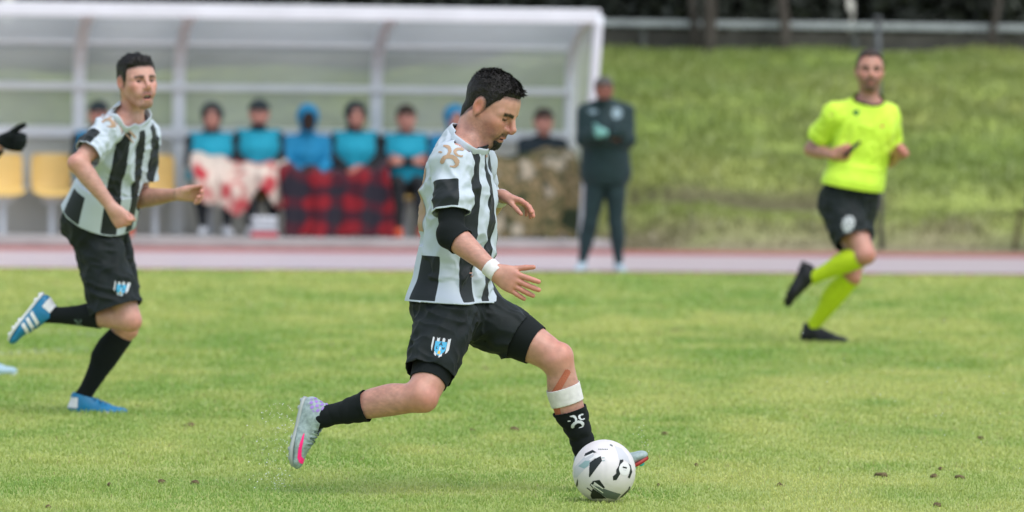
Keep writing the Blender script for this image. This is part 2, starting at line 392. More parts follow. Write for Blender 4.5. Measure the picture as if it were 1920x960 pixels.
# grass: single curved blades, denser near the lens
def grass_mat():
    m = bpy.data.materials.new('grass_blade'); m.use_nodes = True; nt = m.node_tree; b = nt.nodes['Principled BSDF']
    a = nt.nodes.new('ShaderNodeAttribute'); a.attribute_name = 'Col'; nt.links.new(a.outputs['Color'], b.inputs['Base Color'])
    b.inputs['Roughness'].default_value = .42; b.inputs['Specular IOR Level'].default_value = .7
    tr = nt.nodes.new('ShaderNodeBsdfTranslucent'); nt.links.new(a.outputs['Color'], tr.inputs['Color'])
    mx = nt.nodes.new('ShaderNodeMixShader'); mx.inputs[0].default_value = .38; nt.links.new(b.outputs[0], mx.inputs[1]); nt.links.new(tr.outputs[0], mx.inputs[2]); nt.links.new(mx.outputs[0], nt.nodes['Material Output'].inputs['Surface'])
    return m
M['grass'] = grass_mat()
def blades(pos, hgt, wid, lean, cols, rng):
    n = len(pos); a = rng.random(n) * 2 * math.pi; d = np.stack([np.cos(a), np.sin(a), 0 * a], 1); ln = rng.random(n)[:, None] * lean
    ld = rng.random(n) * 2 * math.pi; l = np.stack([np.cos(ld), np.sin(ld), 0 * ld], 1)
    h = hgt[:, None]; up = A(0, 0, 1)
    b0 = pos - d * wid[:, None] / 2; b1 = pos + d * wid[:, None] / 2; mid = pos + up * h * .62 + l * ln * h * .35; tip = pos + up * h * (1 - .35 * ln) + l * ln * h * 1.1
    m0 = mid - d * wid[:, None] * .32; m1 = mid + d * wid[:, None] * .32
    V = np.stack([b0, b1, m1, tip, m0], 1).reshape(-1, 3); i = np.arange(n)[:, None] * 5
    F = np.concatenate([i + A(0, 1, 2).astype(int), i + A(0, 2, 4).astype(int), i + A(4, 2, 3).astype(int)])
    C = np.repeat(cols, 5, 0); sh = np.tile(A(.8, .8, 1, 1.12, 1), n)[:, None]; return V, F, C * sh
def pitch_cols(pos, rng):
    n = len(pos); big = fbm(pos * A(.55, .22, 1), 91, 3); mid = fbm(pos * A(3, 1.2, 1), 92, 3); r = rng.random(n)
    g0 = A(.39, .49, .115); g1 = A(.57, .60, .18); g2 = A(.24, .40, .075); k = np.clip(.5 + .7 * big + .8 * mid + .35 * (r - .5), 0, 1)[:, None]
    C = g2 * (1 - k) + g1 * k; C = C * .85 + g0 * .15
    straw = (rng.random(n) < .012 + .035 * np.clip(mid, 0, 1))[:, None]; C = np.where(straw, A(.42, .38, .16), C)
    C *= (.9 + .2 * rng.random(n))[:, None]
    for a_, b_, w_ in LINES:
        d = N((b_ - a_) * A(1, 1, 0)); q = pos - a_ * A(1, 1, 0); s = q @ d; e = np.abs(q @ np.cross(A(0, 0, 1), d))
        m = (e < w_ * .5) & (s > 0) & (s < np.linalg.norm(b_ - a_)) & (rng.random(n) < .5 + .5 * mid); C[m] = C[m] * .45 + A(.6, .62, .56) * .5
    return C
def pitch_grass():
    rng = np.random.default_rng(3); VV = []; FF = []; CC = []; o = 0
    for (ya, yb, dens, h0, w0) in ((17.6, 20.5, 6200, .013, .0036), (20.5, 24, 4200, .016, .0048), (24, 30, 2400, .020, .0068), (30, 38, 1200, .030, .010), (38, 52.5, 480, .032, .016)):
        hw = lambda y: y * 1020 / FPX + 1.2
        area = (yb - ya) * (hw(ya) + hw(yb)); n = int(area * dens)
        y = ya + (yb - ya) * rng.random(n); x = (2 * rng.random(n) - 1) * hw(y)
        keep = (y - MS * x) < Y_EDGE - .02; x, y = x[keep], y[keep]; n = len(x)
        pos = np.stack([x, y, 0 * x], 1); tuft = 1 + .35 * fbm(pos * 4, 55, 2)
        V, F, C = blades(pos, h0 * (.55 + .7 * rng.random(n)) * tuft, w0 * (.7 + .6 * rng.random(n)), 1.35, pitch_cols(pos, rng), rng)
        VV.append(V); FF.append(F + o); CC.append(C); o += len(V)
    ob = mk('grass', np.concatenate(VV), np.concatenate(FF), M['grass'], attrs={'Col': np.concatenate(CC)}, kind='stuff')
    tag(ob, 'short wet green turf covering the football pitch', 'grass')
pitch_grass()

# ------------------------------------------------------------------ embankment
M['bank'] = noise_mat('bank_turf', [(.24, .31, .07), (.31, .37, .09), (.40, .42, .13)], .55, rough=.95, detail=8, bump=.5, bscale=4)
U_END = u_at(1112, Y_TRK, 1.0)
def bank_z(u, v):
    p = np.stack([u, v, 0 * u], 1); b = fbm(p * .28, 12, 3); s = fbm(p * A(.9, 1.4, 1), 15, 3)
    v = np.maximum(v - 3.0 * (1 - sstep(U_END + .1, U_END + 1.3, u)), 0)
    z = np.interp(v, [0, .6, 1.6, 2.7, 2.9, 5, 8, 11.5, 12.4, 40], [0, .05, .34, .41, .60, 1.05, 1.75, 2.22, 2.30, 2.4])
    return z + (.14 * b + .09 * s) * sstep(.6, 2.2, v) * (1 - sstep(11, 12.5, v)) + .02 * s * sstep(.1, .6, v)
def bank_col(u, v):
    p2 = np.stack([u, v, 0 * u], 1); big = fbm(p2 * A(.35, .55, 1), 31, 3); mid = fbm(p2 * 1.6, 33, 2); fine = fbm(p2 * 6, 36, 2)
    ve = np.maximum(v - 3.0 * (1 - sstep(U_END + .1, U_END + 1.3, u)), 0)
    dry = np.clip(1.45 - ve / 1.25 + .5 * mid, 0, 1)[:, None] * .9; k = np.clip(.45 + .9 * big + .12 * mid, 0, 1)[:, None]
    C = A(.25, .33, .08) * (1 - k) + A(.36, .395, .12) * k; C = C * (1 - dry) + A(.30, .255, .165) * dry
    ledge = np.exp(-((ve - 2.78) / .28) ** 2) * np.clip(fbm(p2 * A(.35, .1, 1), 44, 2) * 3 + .7, 0, 1); C = C * (1 - .85 * ledge[:, None]) + A(.10, .08, .06) * .85 * ledge[:, None]
    return C * (1 + .12 * fine)[:, None], mid, ledge
eb = grid_sheet('embankment', -16, 22, 0, 40, 300, 330, bank_z, M['bank'], Y_TRK)
M['bank'] = mat('bank_turf', rough=.95, spec=.1, col_attr='Col', var=.12, vscale=3.0, bump=.5, bscale=5); eb.data.materials[0] = M['bank']
_c = np.empty(len(eb.data.vertices) * 3); eb.data.vertices.foreach_get('co', _c); _c = _c.reshape(-1, 3) - A(0, Y_TRK, 0)
_a = eb.data.attributes.new('Col', 'FLOAT_COLOR', 'POINT'); _k = bank_col(_c @ EA, _c @ NA)[0] * .85; _a.data.foreach_set('color', np.concatenate([_k, np.ones((len(_k), 1))], 1).astype(np.float32).ravel())
def bank_grass():
    rng = np.random.default_rng(8); n = 190000
    u = -15.5 + 37 * rng.random(n); v = .35 + 11.9 * rng.random(n) ** .9; z = bank_z(u, v)
    pos = A(0, Y_TRK, 0) + u[:, None] * EA + v[:, None] * NA; C, mid, ledge = bank_col(u, v)
    ok = ~((u < U_END + .15) & (v < 3.3)); C *= (.88 + .24 * rng.random(n))[:, None]; pos[:, 2] = z - .01
    pos, C, u, v, mid, ledge = pos[ok], C[ok], u[ok], v[ok], mid[ok], ledge[ok]; n = len(pos)
    V, F, C = blades(pos, (.05 + .08 * rng.random(n)) * (1 + .7 * np.clip(mid, -.8, 1)) * np.where(v < 1, .5, 1) * (1 - .6 * ledge), (.022 + .02 * rng.random(n)), .9, C, rng)
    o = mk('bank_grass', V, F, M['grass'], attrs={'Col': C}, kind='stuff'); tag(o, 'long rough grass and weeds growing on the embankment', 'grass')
bank_grass()

# ------------------------------------------------------------------ wall, rail, hedge and trees on top of the bank
M['wall_grey'] = noise_mat('wall_grey', [(.045, .045, .04), (.09, .085, .078), (.13, .125, .115)], 1.1, rough=.9, bump=.4, bscale=14)
M['rail'] = mat('rail_paint', (.36, .39, .39), rough=.5, var=.15, vscale=6)
YB = Y_TRK
wl_ = box('low_wall', along(-16, 12.6, 2.0, YB), EA * 40, NA * .3, A(0, 0, .55), M['wall_grey']); tag(wl_, 'low stained grey concrete wall along the top of the embankment', 'wall')
M['pole_dark'] = mat('pole_dark', (.10, .105, .10), rough=.6)
rl = thing('guard_rail', 'pale grey horizontal guard rail on posts above the grass embankment', 'railing', along(0, 12.4, 2.3, YB))
rb = np.array(rl.location)
zr = 2.60
box('rail', along(-14, 12.36, zr, YB), EA * 36, NA * .06, A(0, 0, .085), M['rail'], rl, rb, bev=.01)
for k in range(13): box('post', along(-13 + k * 2.75, 12.43, 2.25, YB), EA * .06, NA * .06, A(0, 0, .42), M['pole_dark'], rl, rb)
M['leaf_dark'] = mat('leaf_dark', rough=.55, spec=.3, col_attr='Col'); M['bark'] = noise_mat('bark', [(.05, .042, .035), (.13, .115, .10)], 9, rough=.95, bump=.8, bscale=25, stretch=(1, 1, .25))
def leaves(name, c, rad, n, size, col, parent, base, rng, shell=.55, boxy=False, material=None):
    d = rng.normal(size=(n, 3)); d /= np.linalg.norm(d, axis=1)[:, None]
    if boxy: p = (2 * rng.random((n, 3)) - 1) * rad
    else: p = d * (shell + (1 - shell) * rng.random(n) ** .5)[:, None] * rad * (1 + .25 * fbm(d * 2.2 + c, 5, 2))[:, None]
    p = p + c; a = rng.normal(size=(n, 3)); a /= np.linalg.norm(a, axis=1)[:, None]; b = np.cross(a, rng.normal(size=(n, 3))); b /= np.linalg.norm(b, axis=1)[:, None]
    s = size * (.6 + .8 * rng.random(n))[:, None]; V = np.stack([p - a * s, p - b * s * .45, p + a * s, p + b * s * .45], 1).reshape(-1, 3); F = np.arange(4 * n).reshape(-1, 4)
    cl = np.array(col) * (.55 + .9 * np.clip(.5 + .6 * fbm(p * 1.3, 3, 2), 0, 1) * (.7 + .6 * rng.random(n)))[:, None]
    return mk(name, V, F, material or M['leaf_dark'], parent, base, attrs={'Col': np.repeat(cl, 4, 0)}, smooth=False)
rng = np.random.default_rng(21)
for k, (u0, u1, lab) in enumerate(((-15, -4.5, 'tall dark evergreen hedge behind the left end of the team shelter'), (-4.3, 6.6, 'tall dark evergreen hedge behind the middle of the rail'), (6.8, 20, 'tall dark evergreen hedge behind the right end of the rail'))):
    c0 = along((u0 + u1) / 2, 14.6, 0, YB); hd = thing('hedge', lab, 'hedge', c0 * A(1, 1, 0) + A(0, 0, 2.3), 'hedges behind the rail'); hb_ = np.array(hd.location)
    # branches inside and foliage around
    V = []; F = []
    L = (u1 - u0); n = int(2600 * L)
    uu = u0 + L * rng.random(n); vv = 13.9 + 1.3 * rng.random(n); zz = 2.3 + 4.2 * rng.random(n) ** .9
    p = A(0, YB, 0) + uu[:, None] * EA + vv[:, None] * NA; p[:, 2] = zz
    a = rng.normal(size=(n, 3)); a /= np.linalg.norm(a, axis=1)[:, None]; b = np.cross(a, rng.normal(size=(n, 3))); b /= np.linalg.norm(b, axis=1)[:, None]; s = .06 + .05 * rng.random(n)[:, None]
    V = np.stack([p - a * s, p - b * s * .6, p + a * s, p + b * s * .6], 1).reshape(-1, 3)
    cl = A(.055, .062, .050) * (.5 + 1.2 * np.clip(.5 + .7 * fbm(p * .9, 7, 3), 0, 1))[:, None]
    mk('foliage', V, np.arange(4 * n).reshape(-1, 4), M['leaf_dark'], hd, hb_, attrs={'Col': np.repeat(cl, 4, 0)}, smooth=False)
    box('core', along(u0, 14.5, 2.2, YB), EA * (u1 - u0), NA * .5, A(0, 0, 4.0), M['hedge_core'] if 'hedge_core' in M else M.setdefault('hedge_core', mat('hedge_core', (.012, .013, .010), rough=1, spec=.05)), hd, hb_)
def tree(px, v, rad, lean, label, seed, crown=True, yellow=False, fork=True):
    r = np.random.default_rng(seed); c = along(u_at(px, YB, v), v, 2.15, YB); t = thing('tree', label, 'tree', c, 'trees along the top of the bank'); b = np.array(t.location)
    pts = [c + A(0, 0, -.2)]; 
    for i in range(1, 9): pts.append(c + A(lean * i * .12 + .04 * r.normal(), .03 * r.normal(), .42 * i))
    V, F = tube('', pts, rad, None, m=10, r1=rad * .45, obj=False); off = len(V); VV = [V]; FF = list(F)
    tips = [pts[-1]]
    for k in range(7 if fork else 3):
        i = r.integers(2, 7); p0 = pts[i]; d = N(A(r.normal(), r.normal() * .7, .7 + .4 * r.random())); pl = [p0]
        for m_ in range(4): pl.append(pl[-1] + (d + A(r.normal() * .15, r.normal() * .15, .15)) * .38)
        v, f = tube('', pl, rad * .42, None, m=7, r1=rad * .12, obj=False); VV.append(v); FF += [tuple(q + off for q in ff) for ff in f]; off += len(v); tips.append(pl[-1])
    mk('trunk', np.concatenate(VV), FF, M['bark'], t, b)
    if crown:
        for k, q in enumerate(tips): 
            pass
        n = 260; P_ = []; 
        cents = np.array(tips)
        pc = cents[r.integers(0, len(cents), n * 6)] + r.normal(size=(n * 6, 3)) * A(.45, .45, .38)
        a = r.normal(size=(len(pc), 3)); a /= np.linalg.norm(a, axis=1)[:, None]; bb = np.cross(a, r.normal(size=(len(pc), 3))); bb /= np.linalg.norm(bb, axis=1)[:, None]; s = .05 + .05 * r.random(len(pc))[:, None]
        V = np.stack([pc - a * s, pc - bb * s * .5, pc + a * s, pc + bb * s * .5], 1).reshape(-1, 3)
        col = A(.20, .15, .04) if yellow else A(.035, .050, .020); cl = col * (.5 + r.random(len(pc)))[:, None]
        mk('crown', V, np.arange(len(V)).reshape(-1, 4), M['leaf_dark'], t, b, attrs={'Col': np.repeat(cl, 4, 0)}, smooth=False)
tree(1322, 12.0, .10, .05, 'grey forked tree trunk standing before the rail right of the team shelter', 1)
tree(1298, 12.25, .06, -.10, 'thin dark tree leaning beside the grey forked trunk', 2)
tree(1456, 12.2, .075, .02, 'slim brownish tree with a few yellow leaves before the rail', 3, yellow=True)
tree(1858, 12.2, .055, .02, 'slim tree before the rail at the far right', 4)
# light pole on the bank edge
M['pole'] = mat('pole_metal', (.085, .095, .095), rough=.6, metal=.3, var=.2, vscale=8)
pl0 = along(u_at(1653, YB, .35), .35, 0, YB); pt = thing('pole', 'thin dark metal pole standing behind the referee', 'pole', pl0)
pl1 = P(1646, 40, pl0[1]); tube('shaft', [pl0 + (pl1 - pl0) * i / 4 for i in range(5)], .030, M['pole'], pt, pl0, 10); box('base_plate', pl0 + A(-.08, -.08, 0), A(.16, 0, 0), A(0, .16, 0), A(0, 0, .02), M['pole'], pt, pl0)
tube('cap', [pl1 - A(0, 0, .01), pl1 + A(0, 0, .06)], .042, M['pole'], pt, pl0, 10)

# ------------------------------------------------------------------ people
def head_parts(hc, f, u, hs=1.0, mouth=0.0, nose=1.0, jaw=1.0, lidopen=1.0):
    f = N(f); u = perp(np.asarray(u, float), f); l = np.cross(u, f); R = np.array([f, l, u])
    W = lambda x, y, z: hc + hs * (x * f + y * l + z * u)
    def e(x, y, z, a, b, c, k, op='add', pitch=0.0, yaw=0.0):
        Rr = R
        if pitch or yaw:
            cp, sp = math.cos(pitch), math.sin(pitch); cy, sy = math.cos(yaw), math.sin(yaw)
            ff = cy * f + sy * l; ll = -sy * f + cy * l
            Rr = np.array([cp * ff + sp * u, ll, -sp * ff + cp * u])
        return (EL(W(x, y, z), hs * A(a, b, c), Rr), k * hs, op)
    def c(p, q, ra, rb, k, op='add'): return (RC(W(*p), W(*q), ra * hs, rb * hs), k * hs, op)
    Q = [e(-.009, 0, .028, .094, .076, .084, .02), e(.030, 0, .022, .060, .064, .072, .03), e(.038, 0, -.045, .046, .050 * jaw, .062, .03)]
    Q += [c((.070, 0, -.100), (.072, 0, -.094), .021, .022, .025)]
    for s in (1, -1):
        Q += [c((-.004, s * .057 * jaw, -.040), (.066, s * .019, -.100), .017, .017, .03),
              e(.054, s * .044, -.022, .030, .022, .022, .03),
              c((.082, s * .014, .021), (.064, s * .050, .018), .011, .011, .016),
              e(.072, s * .030, -.052, .022, .022, .024, .02)]
    for s in (1, -1): Q += [e(.096, s * .033, .001, .017, .0185, .0125, .012, 'sub')]
    Q += [c((.085, 0, .022), (.112 * nose, 0, -.020), .0088, .0098, .009), c((.112 * nose, 0, -.020), (.110 * nose, 0, -.028), .0102, .0108, .006),
          c((.088, 0, -.034), (.094, 0, -.060), .013, .013, .02)]
    for s in (1, -1):
        Q += [e(.093, s * .0135, -.031, .013, .0085, .0095, .006), e(.106, s * .007, -.0385, .004, .0035, .003, .003, 'sub')]
        eye = (.0735, s * .0325, .001)
        Q += [e(*eye, .0138, .0145, .0138, .004)]
        Q += [e(.0875, s * .0335, -.0008 - .003 * (1 - lidopen), .010, .0125, .0016 + .0036 * lidopen, .002, 'sub')]
        # ear
        Q += [e(-.010, s * .0775, -.004, .018, .0075, .032, .006, pitch=.2, yaw=s * -.35)]
        Q += [e(-.006, s * .0855, -.001, .010, .0065, .018, .005, 'sub', pitch=.2)]
        Q += [e(-.002, s * .0735, -.028, .009, .007, .011, .008)]
    # lips
    mz = -.068
    Q += [c((.0985, -.009, mz + .0065 + mouth * .3), (.0985, .009, mz + .0065 + mouth * .3), .0052, .0052, .006),
          c((.092, -.021, mz + .002), (.0985, 0, mz + .006 + mouth * .3), .004, .005, .006), c((.092, .021, mz + .002), (.0985, 0, mz + .006 + mouth * .3), .004, .005, .006),
          c((.0955, -.011, mz - .0070 - mouth), (.0955, .011, mz - .0070 - mouth), .0062, .0062, .006)]
    Q += [e(.101, 0, mz - mouth * .35, .014, .021, .0012 + mouth * .75, .002, 'sub')]
    info = dict(hc=hc, f=f, l=l, u=u, hs=hs, R=R, W=W, mz=mz, mouth=mouth, eyes=[W(.0728, s * .0325, .001) for s in (1, -1)])
    return Q, info
def hloc(V, I): return ((V - I['hc']) @ I['R'].T) / I['hs']

def hand_parts(w, d, th, pn, s=1.0, curl=(0.25, 0.3, 0.35, 0.4), splay=0.06, thumb=(0.75, 0.65, 0.15), tcurl=0.15, glove=0.0):
    """w wrist, d finger direction, th towards the thumb, pn out of the palm"""
    d = N(d); th = perp(np.asarray(th, float), d); n = np.cross(d, th)
    if n @ np.asarray(pn, float) < 0: n = -n
    g = glove; Q = []
    kn = w + d * .086 * s
    Q.append((LB(w - d * .012 * s, kn - d * .006 * s, th, [(0, .028, .020), (.35, .037, .019), (.8, .042, .0155), (1, .040, .0125)], cap=.010, infl=g, scale=s), .012, 'add'))
    Q.append((EL(w + d * .035 * s + th * .024 * s + n * .010 * s, s * A(.030, .017, .016) + g, np.array([d, th, n])), .012, 'add'))
    offs = (.031, .0105, -.010, -.029); lens = (.070, .078, .072, .056); rad = (.0104, .0106, .0101, .0090)
    for i in range(4):
        b = kn + th * offs[i] * s - d * (.004, 0, .003, .010)[i] * s
        a = splay * (1.5 - i); dd = N(d + th * a); cu = curl[i]
        ang = 0; p = b - dd * .012 * s; q = b
        Q.append((RC(p, q, (rad[i] + .001) * s + g, rad[i] * s + g), .006, 'add'))
        for j, fr in enumerate((.46, .30, .24)):
            ang += cu * (1.0, 1.15, .8)[j]
            v = dd * math.cos(ang) + n * math.sin(ang); q2 = q + v * lens[i] * fr * s
            r0 = rad[i] * (1, .93, .86)[j] * s + g; r1 = rad[i] * (.95, .90, .80)[j] * s + g
            Q.append((RC(q, q2, r0, r1), .0025, 'add')); q = q2
    v = N(d * thumb[0] + th * thumb[1] + n * thumb[2]); q = w + d * .022 * s + th * .020 * s + n * .006 * s
    for j, L in enumerate((.042, .034, .028)):
        q2 = q + v * L * s; Q.append((RC(q, q2, (.0135, .0105, .0098)[j] * s + g, (.0108, .0098, .008)[j] * s + g), (.010, .003, .003)[j], 'add'))
        q = q2; v = N(v * math.cos(tcurl) + N(d * .8 + n * .5 - th * .25) * math.sin(tcurl))
    return Q

TORSO = [(0, .110, .085, 0, -.012), (.16, .168, .120, 0, -.012), (.38, .145, .102), (.58, .157, .112, 0, .004), (.76, .170, .118, 0, .004), (.89, .140, .094, 0, -.006), (1, .068, .060, 0, -.010)]
THIGH = [(0, .088, .086), (.25, .088, .083, .004), (.55, .076, .071, .005), (.8, .062, .059, .002), (1, .054, .055)]
SHANK = [(0, .054, .053), (.12, .051, .051), (.30, .057, .055, -.010), (.5, .050, .048, -.008), (.72, .037, .036, -.002), (.9, .032, .029), (1, .033, .030)]
UARM = [(0, .052, .050), (.3, .051, .046, .004), (.6, .046, .042, .003), (.85, .039, .038), (1, .037, .040)]
FARM = [(0, .038, .042), (.2, .042, .045), (.45, .038, .039), (.75, .029, .031), (.95, .0235, .0285), (1, .023, .028)]

class Human:
    def __init__(s, name, label, J, S=1.0, group=None, base=None, cat='person'):
        s.J = J; s.S = S
        s.base = np.asarray(base if base is not None else A(J['p0'][0], J['p0'][1], 0.0), float)
        s.root = thing(name, label, cat, s.base, group)
        j = J; s.cf = N(j['cf'] * A(1, 1, 0)); s.pf = N(j['pf'] * A(1, 1, 0))
        s.ta = N(j['p1'] - j['p0'])
        s.rc = np.cross(s.cf, A(0, 0, 1)); s.rp = np.cross(s.pf, A(0, 0, 1))     # his right
        s.lf = {}
        for q in 'LR':
            b = j['kn' + q] - (j['hip' + q] + j['an' + q]) / 2
            s.lf[q] = N(b) if np.linalg.norm(b) > .03 else s.pf
            b = (j['sh' + q] + j['wr' + q]) / 2 - j['el' + q]
            s.lf['a' + q] = N(b) if np.linalg.norm(b) > .02 else s.cf
    def limb(s, which, q, infl=0.0, table=None, cap=.03):
        j = s.J; S = s.S
        if which == 'thigh': return LB(j['hip' + q], j['kn' + q], s.lf[q], table or THIGH, cap=cap, infl=infl, scale=S)
        if which == 'shank': return LB(j['kn' + q], j['an' + q], s.lf[q], table or SHANK, cap=cap, infl=infl, scale=S)
        if which == 'uarm': return LB(j['sh' + q], j['el' + q], s.lf['a' + q], table or UARM, cap=cap, infl=infl, scale=S)
        if which == 'farm': return LB(j['el' + q], j['wr' + q], j['hand' + q]['pn'], table or FARM, cap=cap, infl=infl, scale=S)
        if which == 'torso': return LB(j['p0'], j['p1'], s.rp, table or TORSO, x1=s.rc, cap=cap, infl=infl, scale=S)
    def leg_prims(s, which, q, infl=0.0, table=None, cap=.05):
        j = s.J; S = s.S; kn = j['kn' + q]; lf = s.lf[q]; sz = N(j['an' + q] - kn); tz = N(j['hip' + q] - kn); sy = np.cross(sz, lf); R = lambda a, b, ra, rb, k: (RC(kn + a * S, kn + b * S, ra * S + infl, rb * S + infl), k, 'add')
        if which == 'thigh':
            Q = [(s.limb('thigh', q, infl, table, cap=cap), .03, 'add')]
            for e in (-1, 1): Q.append(R(tz * .06 + lf * .022 + sy * e * .028, tz * .16 + lf * .036 + sy * e * .032, .022, .034, .03))
            return Q
        Q = [(s.limb('shank', q, infl, table, cap=cap if infl else .03), .025, 'add'), (EL(kn + lf * .026 * S, S * A(.034, .034, .038) + infl), .018, 'add'), R(sz * .055 + lf * .026, sz * .20 + lf * .020, .018, .014, .02)]
        for e in (-1, 1): Q.append(R(sz * .07 - lf * .020 + sy * e * .022, sz * .17 - lf * .028 + sy * e * .022, .025, .029, .025))
        return Q
    def body(s, hb=.005, hh=.0024, hg=.0028, mouth=0.0, colf=None, skin='skin', hands='LR', nose=1.0, jaw=1.0, hs=1.0, lidopen=1.0, feet=True):
        j = s.J; S = s.S; Q = [(s.limb('torso', '', cap=.012), .02, 'add')]
        Q.append((RC(j['p1'] - s.ta * .05, j['shR'] + s.ta * .012, .055 * S, .042 * S), .04, 'add')); Q.append((RC(j['p1'] - s.ta * .05, j['shL'] + s.ta * .012, .055 * S, .042 * S), .04, 'add'))
        for q in 'LR':
            Q += [(EL(j['sh' + q], S * A(.060, .060, .062)), .03, 'add'), (s.limb('uarm', q), .03, 'add'), (s.limb('farm', q), .018, 'add'),
                  (RC(j['el' + q] - s.lf['a' + q] * .012, j['el' + q] - s.lf['a' + q] * .010, .033 * S, .033 * S), .02, 'add')]
            Q += s.leg_prims('thigh', q) + s.leg_prims('shank', q)
            if feet:
                ft = j['foot' + q]; up = perp(ft[1], N(ft[0])); d = N(ft[0])
                Q += [(RC(j['an' + q] - up * .045 * S - d * .02 * S, j['an' + q] - up * .055 * S + d * .13 * S, .028 * S, .022 * S), .02, 'add')]
        hq, I = head_parts(j['hc'], j['hf'], j['hu'], hs, mouth, nose, jaw, lidopen); s.I = I
        nk0 = j['p1'] - s.ta * .06; nk1 = I['W'](-.032, 0, -.045)
        neck = [(LB(nk0, nk1, s.rc, [(0, .060, .060), (.5, .053, .053), (1, .053, .053)], cap=.03, scale=S), .03, 'add')]
        # windpipe and the muscles from ear to collarbone
        neck += [(RC(I['W'](-.025, -.052, -.045), j['p1'] + s.cf * .045 + s.rc * .02 - s.ta * .03, .014, .011), .025, 'add'),
                 (RC(I['W'](-.025, .052, -.045), j['p1'] + s.cf * .045 - s.rc * .02 - s.ta * .03, .014, .011), .025, 'add')]
        Q += neck; s.neckQ = neck
        hands_q = {}
        for q in hands:
            h = j['hand' + q]; hands_q[q] = hand_parts(j['wr' + q], h['d'], h['th'], h['pn'], S * h.get('s', 1.0), h.get('curl', (.3, .35, .4, .45)), h.get('splay', .05), h.get('thumb', (.75, .6, .2)), h.get('tcurl', .2))
        s.hands_q = hands_q
        full = Q + hq + sum(hands_q.values(), [])
        V, F = mesh_sdf(full, hb); parts = []
        regs = []
        nd = N(nk1 - nk0); pl = nk0 * .45 + nk1 * .55
        if hh < hb: regs.append((hq + neck, pl, nd, hh, Q[0:3] + neck + hq))
        if hg < hb:
            for q in hands:
                wd = N(N(j['hand' + q]['d']) + N(j['wr' + q] - j['el' + q])); regs.append((hands_q[q], j['wr' + q] - wd * .012, wd, hg, [(s.limb('farm', q), .018, 'add')] + hands_q[q]))
        c = np.full(len(V), -1.0)
        for rq, pl_, nd_, hres, fq in regs:
            near = np.min([p.ev(V[:, 0], V[:, 1], V[:, 2]) for p, k, o in rq if o == 'add'], 0) < .035
            sd = (V - pl_) @ nd_; c = np.where(near & (sd > -.03), np.maximum(c, sd), c)
        V, F = cut(V, F, c); parts.append((V, F))
        for rq, pl_, nd_, hres, fq in regs:
            adds = [p for p, k, o in rq if o == 'add']; lo = np.min([p.lo for p in adds], 0) - .02; hi = np.max([p.hi for p in adds], 0) + .02
            v, f = mesh_sdf(fq, hres, lo, hi)
            sd = (v - pl_) @ nd_
            near = np.min([p.ev(v[:, 0], v[:, 1], v[:, 2]) for p in adds], 0) < .035
            v, f = cut(v, f, np.where(near, -.005 - sd, np.maximum(.05, -sd)))
            parts.append((v, f))
        o = 0; VV = []; FF = []
        for v, f in parts: VV.append(v); FF.append(f + o); o += len(v)
        V = np.concatenate(VV); F = np.concatenate(FF)
        Nn = vnormals(V, F); C = s.skin_col(V, Nn, colf)
        s.bodyV, s.bodyF = V, F
        s.body_obj = mk('body', V, F, M[skin], s.root, s.base, attrs={'Col': C})
        return s.body_obj
    def skin_col(s, V, Nn, o):
        o = o or {}; I = s.I; j = s.J
        base = np.array(o.get('skin', lin(172, 126, 106))); C = np.tile(base, (len(V), 1))
        C *= (1 + .15 * fbm(V * 14, 3)[:, None] * A(.6, 1, 1.1) + .07 * vnoise(V * 60, 9)[:, None] * A(.6, 1, 1))
        hair_c = A(.07, .045, .035); red = np.array(o.get('red', (1.0, .72, .68)))
        def blend(m, col): 
            nonlocal C; m = np.clip(m, 0, 1)[:, None]; C = C * (1 - m) + np.array(col) * m
        def tint(m, k): 
            nonlocal C; m = np.clip(m, 0, 1)[:, None]; C = C * (1 - m + m * np.array(k))
        p = hloc(V, I); x, y, z = p.T; ay = np.abs(y); inh = (np.linalg.norm(p - A(.02, 0, -.0), axis=1) < .165) & (z > -.135)
        g = lambda cx, cy, cz, r: np.exp(-(((x - cx) ** 2 + (ay - cy) ** 2 + (z - cz) ** 2) / r ** 2)) * inh
        for q in 'LR':
            k = np.exp(-(np.linalg.norm(V - (j['kn' + q] + s.lf[q] * .04), axis=1) / .06) ** 2); tint(.6 * k, red)
            k = np.exp(-(np.linalg.norm(V - (j['el' + q] - s.lf['a' + q] * .03), axis=1) / .05) ** 2); tint(.4 * k, red)
            k = sstep(.02, .12, (V - j['wr' + q]) @ N(j['hand' + q]['d'])) * (np.linalg.norm(V - j['wr' + q], axis=1) < .23); tint(.75 * k, red)
        for q in 'LR':          # body hair on shins and forearms
            for lb, a in ((s.limb('shank', q), .26), (s.limb('farm', q), .20)):
                tt = ((V - lb.p0) @ lb.z) / lb.L; mm = (lb.ev(*V.T) < .02) * sstep(.05, .25, tt) * (1 - sstep(.8, .98, tt)); blend(a * mm * np.clip(.5 + 1.1 * fbm(V * A(90, 90, 240), 71, 2), 0, 1), hair_c)
        tint(.8 * g(.07, .045, -.025, .028), red); tint(.7 * g(.112, 0, -.028, .016), red); tint(.9 * g(-.01, .082, -.004, .030), (1.0, .70, .66))
        tint(.5 * g(.088, .033, .012, .018), (.75, .62, .62))     # lids and sockets
        mz = I['mz']; mo = I['mouth']
        lips = np.exp(-((y / .021) ** 4 + ((z - mz) / (.0105 + mo)) ** 4)) * sstep(.088, .092, x) * inh; blend(.75 * lips, o.get('lip', lin(178, 104, 98)))
        inside = (np.exp(-((y / .019) ** 4 + ((z - mz + mo * .35) / (.003 + mo * .8)) ** 4)) * (x < .0975) * (x > .07) * inh); blend(.95 * (inside > .5), lin(60, 28, 26))
        nz = fbm(p * 220, 5, 2); hair = np.array(o.get('hair', (.016, .012, .010)))
